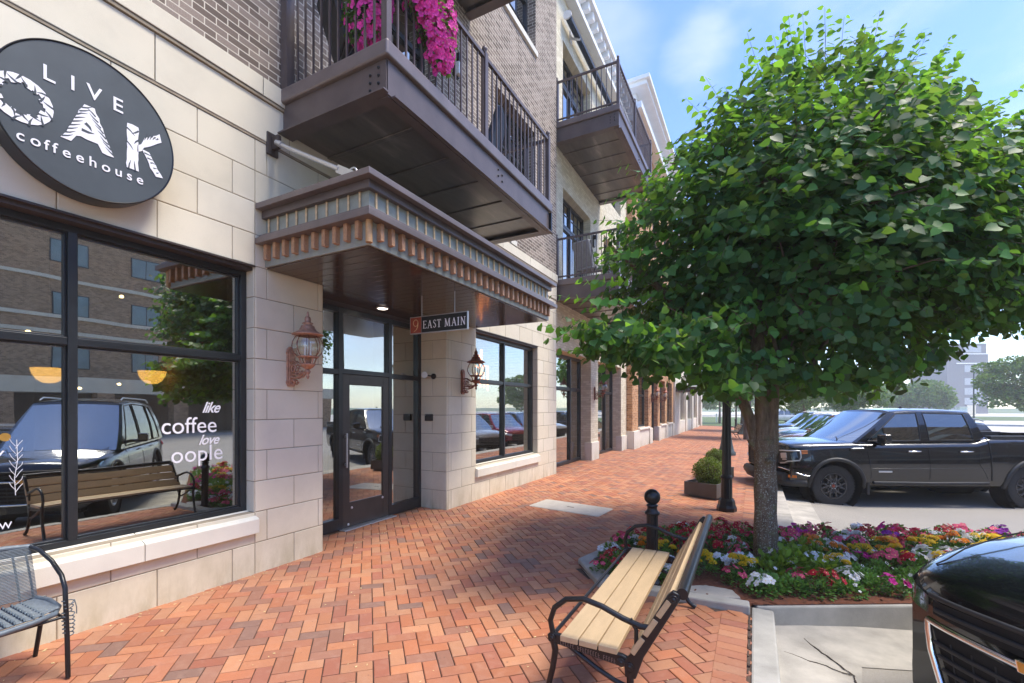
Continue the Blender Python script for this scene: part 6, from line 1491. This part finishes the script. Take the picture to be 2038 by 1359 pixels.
# ---- black crew-cab pickup beside the pavement
hd = math.atan2(-.421, -.907)
tk = thing('pickup_truck', 'black crew-cab pickup truck parked nose to the pavement beyond the flower bed', 'pickup truck', (0, 0, 0), hd)
WT, RT = 2.06, .415
off = Vector((math.cos(hd), math.sin(hd))); lf = Vector((-math.sin(hd), math.cos(hd)))
fw = Vector((5.73, 11.19)); o2 = fw - lf * (WT / 2 - .09 + .0); tk.location = (o2.x, o2.y, -.372)
C = Car(dict(xf=.98, xr=-4.93, W=WT, rock=.44, axz=.415, arch=.505, rax=-3.745, nosetaper=.09, tailtaper=.02, bow=.20, crown=.045,
    top=[(-4.95, 1.40), (-3.0, 1.40), (-2.86, 1.40), (-2.8, 1.325), (-.6, 1.295), (-.35, 1.30), (.2, 1.285), (.7, 1.262), (.9, 1.24), (.98, 1.225)], cab=(-2.86, -.42), bed=(-4.86, -3.02)))
C.body(tk, 'paint_black')
C.cabin(tk, 'paint_black', [(-.42, -1.24, 'p'), (-.60, -1.36, 'w'), (-1.66, -1.72, 'p'), (-1.84, -1.84, 'w'), (-2.68, -2.62, 'p'), (-2.86, -2.76, 'e')], .94, .74, lambda x: pl([(-2.8, 1.875), (-2.3, 1.905), (-1.6, 1.91), (-1.2, 1.88)], x))
b = MB(); b.box(-4.86, -3.02, -.80, .80, .80, .84); b.box(-4.86, -3.0, .80, .94, .80, 1.43); b.box(-4.86, -3.0, -.94, -.80, .80, 1.43); b.box(-4.93, -4.86, -.94, .94, .8, 1.42); b.build('cargo_bed', 'black_plastic', tk, bevel=.01)
for sd in (1, -1):
    for x, st_ in ((0, 1), (-3.745, 0)): wheel(tk, x, sd * (WT / 2 - .09 - .135), RT, .27, .255, 'six', sd)
    # flares
    for a in (0, -3.745):
        b = MB(); pts = []
        for k in range(25): t = PI * (k / 24) * 1.12 - .06 * PI; rr = .545; pts.append(C.sp(a + rr * math.cos(t), max(.40, .415 + rr * math.sin(t)), .012, sd))
        b.tube(pts, .042, 6, flat=.5); b.build('fender_flare', 'black_plastic', tk)
    b = MB(); b.box(-.66, -.60, sd * (WT / 2 - .05) - .14, sd * (WT / 2 - .05) + .02, .26, .62); b.build('mud_flap', 'black_plastic', tk, bevel=.008)
    b = MB(); b.box(-4.33, -4.27, sd * (WT / 2 - .05) - .14, sd * (WT / 2 - .05) + .02, .26, .62); b.build('mud_flap', 'black_plastic', tk, bevel=.008)
    S = lambda nm, pts, w_, m_, off=.003: C.strip(nm, pts, w_, m_, tk, sd, off)
    S('door_seam', [(-.60, 1.28), (-.62, 1.0), (-.66, .7), (-.66, .50), (-.70, .47)], .010, 'dark_void', .0); S('door_seam', [(-1.78, 1.31), (-1.78, .5)], .010, 'dark_void', .0); S('door_seam', [(-2.72, 1.33), (-2.74, 1.1), (-2.70, .9), (-2.82, .7), (-2.92, .50)], .010, 'dark_void', .0)
    S('cab_gap', [(-2.93, 1.38), (-2.93, .9), (-2.95, .55)], .022, 'dark_void', .001)
    S('body_crease', [(-2.9, .80), (-.7, .78)], .008, 'paint_black', .002); S('hood_seam', [(-.45, 1.235), (.3, 1.20), (.72, 1.155)], .009, 'dark_void', .0)
    b = MB(); b.tube([C.sp(-.72, .50, -.01, sd), C.sp(-1.8, .49, -.005, sd), C.sp(-2.9, .50, -.01, sd)], .05, 8, flat=.8); b.build('rocker_panel', 'black_plastic', tk)
    S('beltline_trim', [(-.62, 1.290), (-1.7, 1.305), (-2.62, 1.320)], .014, 'silver', .004)
    for x in (-1.50, -2.48):
        b = MB(); b.tube([C.sp(x - .11, 1.125, .02, sd), C.sp(x - .10, 1.125, .042, sd), C.sp(x + .10, 1.122, .042, sd), C.sp(x + .11, 1.122, .02, sd)], .015, 8); b.build('door_handle', 'chrome', tk)
    b = MB(); q0 = C.sp(-.80, .72, .001, sd); q1 = C.sp(-1.06, .72, .001, sd); b.bar(q0, q1, .012, .034); b.build('door_badge', 'silver', tk, bevel=.008)
    b = MB(); b.tube([C.sp(-.28, 1.155, .005, sd), C.sp(-.40, 1.165, .009, sd), C.sp(-.54, 1.17, .007, sd)], .038, 8, flat=.6); b.build('fender_vent', 'black_plastic', tk); b = MB(); b.tube([C.sp(-.31, 1.172, .030, sd), C.sp(-.52, 1.180, .032, sd)], .014, 8); b.build('vent_badge', 'silver', tk)
    # mirror
    b = MB(); y = sd * (WT / 2 + .14); b.box(-.93, -.73, min(sd * .98, y + sd * .10), max(sd * .98, y + sd * .10), 1.30, 1.48) if False else b.box(-.88, -.74, min(y - sd * .12, y + sd * .11), max(y - sd * .12, y + sd * .11), 1.30, 1.47); b.box(-.84, -.77, min(sd * .90, y), max(sd * .90, y), 1.24, 1.31); b.build('side_mirror', 'paint_black', tk, bevel=.03, seg=3)
    # lights: housing wraps the corner
    b = MB(); xs_ = [.985, .96, .90, .80, .66]; V_ = []
    def nose(y, z, d=0): x = .985; return (C.bow(x, y) + d, sd * y, z)
    cor = []
    for (y, z0, z1) in ((.60, .84, 1.11), (.70, .83, 1.12), (.80, .84, 1.125), (.88, .87, 1.13)): cor.append((nose(y, z0, .012), nose(y, z1, .012)))
    for (x, z0, z1) in ((.80, .90, 1.135), (.66, .97, 1.14), (.55, 1.02, 1.135)): cor.append((C.sp(x, z0, .006, sd), C.sp(x, z1, .006, sd)))
    V_ = [p for c_ in cor for p in c_]; b.add(V_, [(2 * i, 2 * i + 2, 2 * i + 3, 2 * i + 1) for i in range(len(cor) - 1)], 0, True); b.add([(p[0] - .03, p[1], p[2]) for p in V_], [(2 * i, 2 * i + 2, 2 * i + 3, 2 * i + 1) for i in range(len(cor) - 1)], 0, True)
    hl = b.build('headlight', 'black_plastic', tk)
    b = MB(); b.tube([nose(.62, 1.10, .022), nose(.74, 1.11, .022), nose(.88, 1.115, .03), C.sp(.80, 1.12, .012, sd), C.sp(.745, 1.115, .012, sd), C.sp(.75, .99, .012, sd), C.sp(.79, .93, .012, sd), nose(.88, .90, .03), nose(.80, .865, .022), nose(.70, .85, .02)], .013, 6); b.build('light_signature', 'silver', hl)
    b = MB(); b.bar(nose(.70, 1.0, .012), nose(.84, 1.02, .016), .02, .11); b.bar(nose(.74, .93, .012), nose(.84, .94, .016), .02, .03); b.build('lens', 'silver', hl, bevel=.01)
    for k in range(3): b = MB(); b.tube([C.sp(.72, 1.118 - k * .028, .010, sd), C.sp(.58, 1.122 - k * .026, .010, sd)], .008, 6); b.build('amber_marker', 'amber', hl)
    b = MB(); b.tube([nose(.66, .76, .03), nose(.80, .745, .03), C.sp(.80, .66, .02, sd), C.sp(.66, .625, .012, sd), C.sp(.55, .62, .010, sd)], .014, 6); b.build('bumper_trim', 'chrome', tk)
    b = MB(); b.bar(nose(.86, .60, .0), C.sp(.86, .60, .012, sd), .03, .05); b.build('fog_light', 'amber', tk)
b = MB()                                   # grille with horizontal bars
def NP(y, z, d=0): return (C.bow(.985, abs(y)) + d, y, z)
ys = [-.60, -.4, -.2, 0, .2, .4, .60]
b.add([NP(y, .74, .008) for y in ys] + [NP(y, 1.10, .008) for y in ys], [(i, i + 1, 7 + i + 1, 7 + i) for i in range(6)], 0, True)
for k in range(8): b.tube([NP(y, .77 + k * .045, .025) for y in ys], .012, 6)
b.tube([NP(-.62, .73, .02), NP(-.62, 1.11, .03), NP(-.3, 1.135, .03), NP(.3, 1.135, .03), NP(.62, 1.11, .03), NP(.62, .73, .02), NP(.3, .715, .02), NP(-.3, .715, .02)], .022, 8, closed=True); b.build('grille', 'black_plastic', tk)
b = MB(); b.tube([NP(y, .56, .04) for y in [-.85] + ys + [.85]], .09, 8, flat=1.2); b.tube([C.sp(.60, .47, .0, 1), C.sp(.86, .47, .0, 1), NP(.80, .46, .0), NP(0, .46, .03), NP(-.8, .46, 0), C.sp(.86, .47, 0, -1), C.sp(.6, .47, 0, -1)], .075, 8); b.build('front_bumper', 'black_plastic', tk)
b = MB(); b.prism([(-2.02, 1.955), (-1.93, 1.955), (-1.99, 2.02), (-2.01, 2.02)], 'y', -.02, .02); b.bar((-1.80, .25, 1.965), (-2.0, .25, 1.975), .05, .02); b.build('roof_antenna', 'black_plastic', tk, bevel=.006)
b = MB(); b.tube([(-.30, .55, 1.345), (-.42, .30, 1.40), (-.46, -.15, 1.405)], .010, 6); b.tube([(-.30, -.1, 1.345), (-.40, -.3, 1.40), (-.46, -.7, 1.38)], .010, 6); b.build('wiper', 'black_plastic', tk)

# ---- generic crossover, used for the parked row and (with its own nose) for the near car
def crossover(label, loc, h, paint, L=4.6, group=None, nosefn=None, roofz=1.66, cat='car'):
    t = thing('parked_car', label, cat, loc, h, group)
    Wc = 1.84; xf = .90; xr = xf - L; rax = -2.70
    K = Car(dict(xf=xf, xr=xr, W=Wc, rock=.30 if not nosefn else .21, axz=.345, arch=.41, rax=rax, nosetaper=.10, tailtaper=.08, bow=.50 if nosefn else .23, bowp=4.5 if nosefn else 2.4, crown=.05, chin=not nosefn,
        top=([(xr, .94), (xr + .15, .97), (-.75, .95), (-.45, .94), (.1, .905), (.45, .868), (.72, .825), (.84, .79), (.90, .76)] if nosefn else [(xr, .98), (xr + .15, 1.02), (-.75, 1.0), (-.45, 1.01), (.1, .975), (.45, .925), (.72, .86), (.84, .80), (.90, .76)]), cab=(xr + .25, -.30)))
    K.body(t, paint)
    K.cabin(t, paint, [(-.30, -1.10, 'p'), (-.55, -1.20, 'w'), (-1.52, -1.58, 'p'), (-1.62, -1.66, 'w'), (-2.50, -2.50, 'p'), (-2.58, -2.58, 'w'), (xr + .55, xr + .85, 'p'), (xr + .25, xr + .55, 'e')], .86, .66, lambda x: pl([(xr + .3, roofz - .10), (-2.4, roofz - .02), (-1.7, roofz), (-1.0, roofz - .05)], x))
    for sd in (1, -1):
        for x in (0, rax): wheel(t, x, sd * (Wc / 2 - .05 - .11), .345, .22, .225, 'five', sd, 'silver')
        K.strip('door_seam', [(-.62, .98), (-.66, .5), (-.6, .36)], .009, 'dark_void', t, sd, 0); K.strip('door_seam', [(-1.58, 1.0), (-1.58, .36)], .009, 'dark_void', t, sd, 0)
        for a in (0, rax): K.strip('arch_trim', [(a + .44 * math.cos(PI * k / 14), .345 + .44 * math.sin(PI * k / 14)) for k in range(15)], .05, 'black_plastic', t, sd, .0)
        for x in (-1.38, -2.3): K.strip('door_handle', [(x - .09, .88), (x + .09, .88)], .026, paint, t, sd, .02)
        mo = -.35 if nosefn else 0; b = MB(); b.box(-.72 + mo, -.58 + mo, min(sd * .95, sd * 1.12), max(sd * .95, sd * 1.12), 1.02, 1.16); b.box(-.68 + mo, -.62 + mo, min(sd * .80, sd * .97), max(sd * .80, sd * .97), 1.01, 1.06); b.build('side_mirror', paint, t, bevel=.03, seg=3)
        K.strip('roof_rail', [], 0, paint, t) if False else None
        b = MB(); b.tube([(-1.25, sd * .60, roofz + .03), (-1.4, sd * .60, roofz + .075), (-3.0, sd * .60, roofz + .055), (-3.15, sd * .6, roofz + .0)], .014, 6); b.build('roof_rail', 'silver', t)
        b = MB(); b.tube([K.sp(xr + .05, .80, -.02, sd), K.sp(xr + .05, .95, -.02, sd)], .07, 8); b.build('tail_light', 'tail_red', t)
    NQ = lambda y, z, d=0: (K.bow(xf - .01, abs(y)) + d, y, z)
    if nosefn: nosefn(t, K, NQ)
    else:
        b = MB(); yy = [-.6, -.4, -.2, 0, .2, .4, .6]; b.add([NQ(y, .42, .012) for y in yy] + [NQ(y, .70, .012) for y in yy], [(i, i + 1, 8 + i, 7 + i) for i in range(6)], 0, True)
        for k in range(4): b.tube([NQ(y, .46 + k * .06, .02) for y in yy], .010, 6)
        b.build('grille', 'black_plastic', t)
        for sd in (1, -1): b = MB(); b.tube([NQ(sd * .62, .66, .0), NQ(sd * .74, .68, .0), K.sp(.70, .70, -.02, sd), K.sp(.52, .74, -.02, sd)], .05, 8); b.build('headlight', 'lamp_glass' if False else 'silver', t)
    return t, K
row = [('dark charcoal crossover parked right behind the pickup', 'paint_charcoal', 14.35), ('silver crossover parked third in the row behind the pickup', 'paint_silver', 17.45), ('dark red crossover in the middle of the parked row', 'paint_red', 20.5),
       ('blue crossover further down the parked row', 'paint_blue', 23.6), ('white crossover far down the parked row', 'paint_white', 26.8), ('black crossover at the far end of the parked row', 'paint_black', 33.0)]
for lab, pt_, y in row: crossover(lab, (6.1, y, -.372), hd, pt_, group='cars parked nose-in along the pavement')
for i, (lab, pt_, px, dep) in enumerate((('tiny far white car beyond the parked row', 'paint_white', 1530, 62), ('tiny far silver car left of the high-rise', 'paint_silver', 1880, 88), ('tiny far dark car under the hazy trees', 'paint_charcoal', 1830, 86))):
    crossover(lab, at(px, dep, -.36), R(200 + 40 * i), pt_, group='far parked cars')

# ---- black crossover nosing in at the lower right corner
def chevy(t, K, NQ):
    L = lambda pts, d: [NQ(y, z, d) for y, z in pts]
    def panel(nm, top, bot, d, m, n=14):
        b = MB(); A_ = []; B_ = []
        for i in range(n + 1):
            f = i / n; y = lerp(top[0][0], top[-1][0], f); A_.append(NQ(y, pl(top, y), d)); y2 = lerp(bot[0][0], bot[-1][0], f); B_.append(NQ(y2, pl(bot, y2), d))
        b.add(A_ + B_, [(i, i + 1, n + 2 + i, n + 1 + i) for i in range(n)], 0, True); return b.build(nm, m, t)
    panel('upper_grille', [(-.50, .735), (0, .745), (.50, .735)], [(-.50, .675), (0, .655), (.50, .675)], .012, 'dark_void')
    panel('lower_grille', [(-.51, .63), (0, .59), (.51, .63)], [(-.38, .36), (0, .34), (.38, .36)], .012, 'dark_void')
    b = MB()
    for k in range(5):
        z = .565 - k * .048; w_ = .48 - k * .025; b.tube(L([(y, z - .02 * (1 - abs(y) / .6)) for y in np.linspace(-w_, w_, 13)], .022), .010, 6)
    for k in range(9): y = -.40 + k * .10; b.tube(L([(y, .58), (y * .9, .37)], .012), .004, 4)
    b.tube(L([(y, .70) for y in np.linspace(-.48, .48, 13)], .022), .010, 6); b.build('grille_bars', 'black_plastic', t)
    b = MB(); up = [(y, .645 - .022 * (1 - abs(y) / .52)) for y in np.linspace(-.52, .52, 17)]
    b.tube(L(up, .024), .015, 8, flat=1.0); b.tube(L([(-.52, .645), (-.518, .60), (-.50, .52), (-.44, .40), (-.38, .345), (0, .33), (.38, .345), (.44, .40), (.50, .52), (.518, .60), (.52, .645)], .022), .017, 8); b.build('chrome_frame', 'chrome', t)
    b = MB(); b.tube(L([(y, .752) for y in np.linspace(-.52, .52, 15)], .012), .012, 6); b.build('hood_lip', 'black_plastic', t)
    # bow-tie emblem
    X_ = NQ(0, .635, .045)[0]; bt = [(-.095, -.022), (-.032, -.022), (-.032, -.036), (.032, -.036), (.032, -.022), (.105, -.022), (.090, .022), (.032, .022), (.032, .036), (-.032, .036), (-.032, .022), (-.105, .022)]
    b = MB(); b.prism([(y, .635 + z) for y, z in bt], 'x', X_ - .02, X_ + .004); em = b.build('emblem', 'chrome', t, bevel=.003)
    b = MB(); b.prism([(y * .90, .635 + z * .80) for y, z in bt], 'x', X_ + .004, X_ + .008); b.build('emblem_face', 'gold', em)
    for sd in (1, -1):
        b = MB(); cor = [(NQ(sd * .53, .665, .012), NQ(sd * .53, .742, .012)), (NQ(sd * .64, .665, .012), NQ(sd * .64, .755, .010)), (NQ(sd * .72, .665, .010), NQ(sd * .72, .765, .008)), (K.sp(.74, .675, .004, sd), K.sp(.74, .78, .004, sd)), (K.sp(.62, .69, .004, sd), K.sp(.62, .80, .004, sd)), (K.sp(.48, .73, .004, sd), K.sp(.46, .83, .004, sd))]
        b.add([p for c_ in cor for p in c_], [(2 * i, 2 * i + 2, 2 * i + 3, 2 * i + 1) for i in range(5)], 0, True); b.build('headlight', 'headlamp', t)
        K.strip('hood_seam', [(-.40, .985), (.1, .945), (.45, .895), (.70, .835)], .008, 'dark_void', t, sd, -.002)
    b = MB(); b.bar(NQ(-.18, .27, .03), NQ(.18, .27, .03), .02, .08); b.build('lower_intake', 'black_plastic', t)
mat('headlamp', (.38, .40, .42), .10, .8, .3, 20, coat=1)
h2 = R(180 + 37); sv = Vector((math.cos(h2), math.sin(h2)))
near, K = crossover('black crossover with chrome-framed grille and gold emblem at the lower right corner', (0, 0, 0), h2, 'paint_black', nosefn=chevy)
near.scale = (1.0, 1.0, 1.28 * .95); NEARC = Vector((5.13, 3.23)); lateral = Vector((-sv.y, sv.x))
# the far end of the chrome bar (local y = -.66) is pinned where the photo shows it
lp_ = Vector((K.bow(.89, .52) + .024, -.52)); near.location = (NEARC.x - (sv.x * lp_.x + lateral.x * lp_.y), NEARC.y - (sv.y * lp_.x + lateral.y * lp_.y), -.30)

# dark sedan in the driving lane, mirrored in the coffeehouse window
crossover('dark car standing in the driving lane, mirrored in the coffeehouse window', (11.2, 1.6, -.372), R(-92), 'paint_black', roofz=1.5)

# ================================================================== HAZE
g = N('haze_air'); g.t.nodes.remove(g.p); v = g.n('ShaderNodeVolumePrincipled'); v.inputs['Color'].default_value = (.97, .98, 1, 1); v.inputs['Density'].default_value = .0013; v.inputs['Anisotropy'].default_value = 0
g.l(v.outputs[0], g.out.inputs['Volume']); MATS['haze_air'] = g.m
b = MB(); b.box(-75, 240, -45, 290, -1.4, 23.4); o = b.build('haze', 'haze_air'); tag(o, kind='stuff')
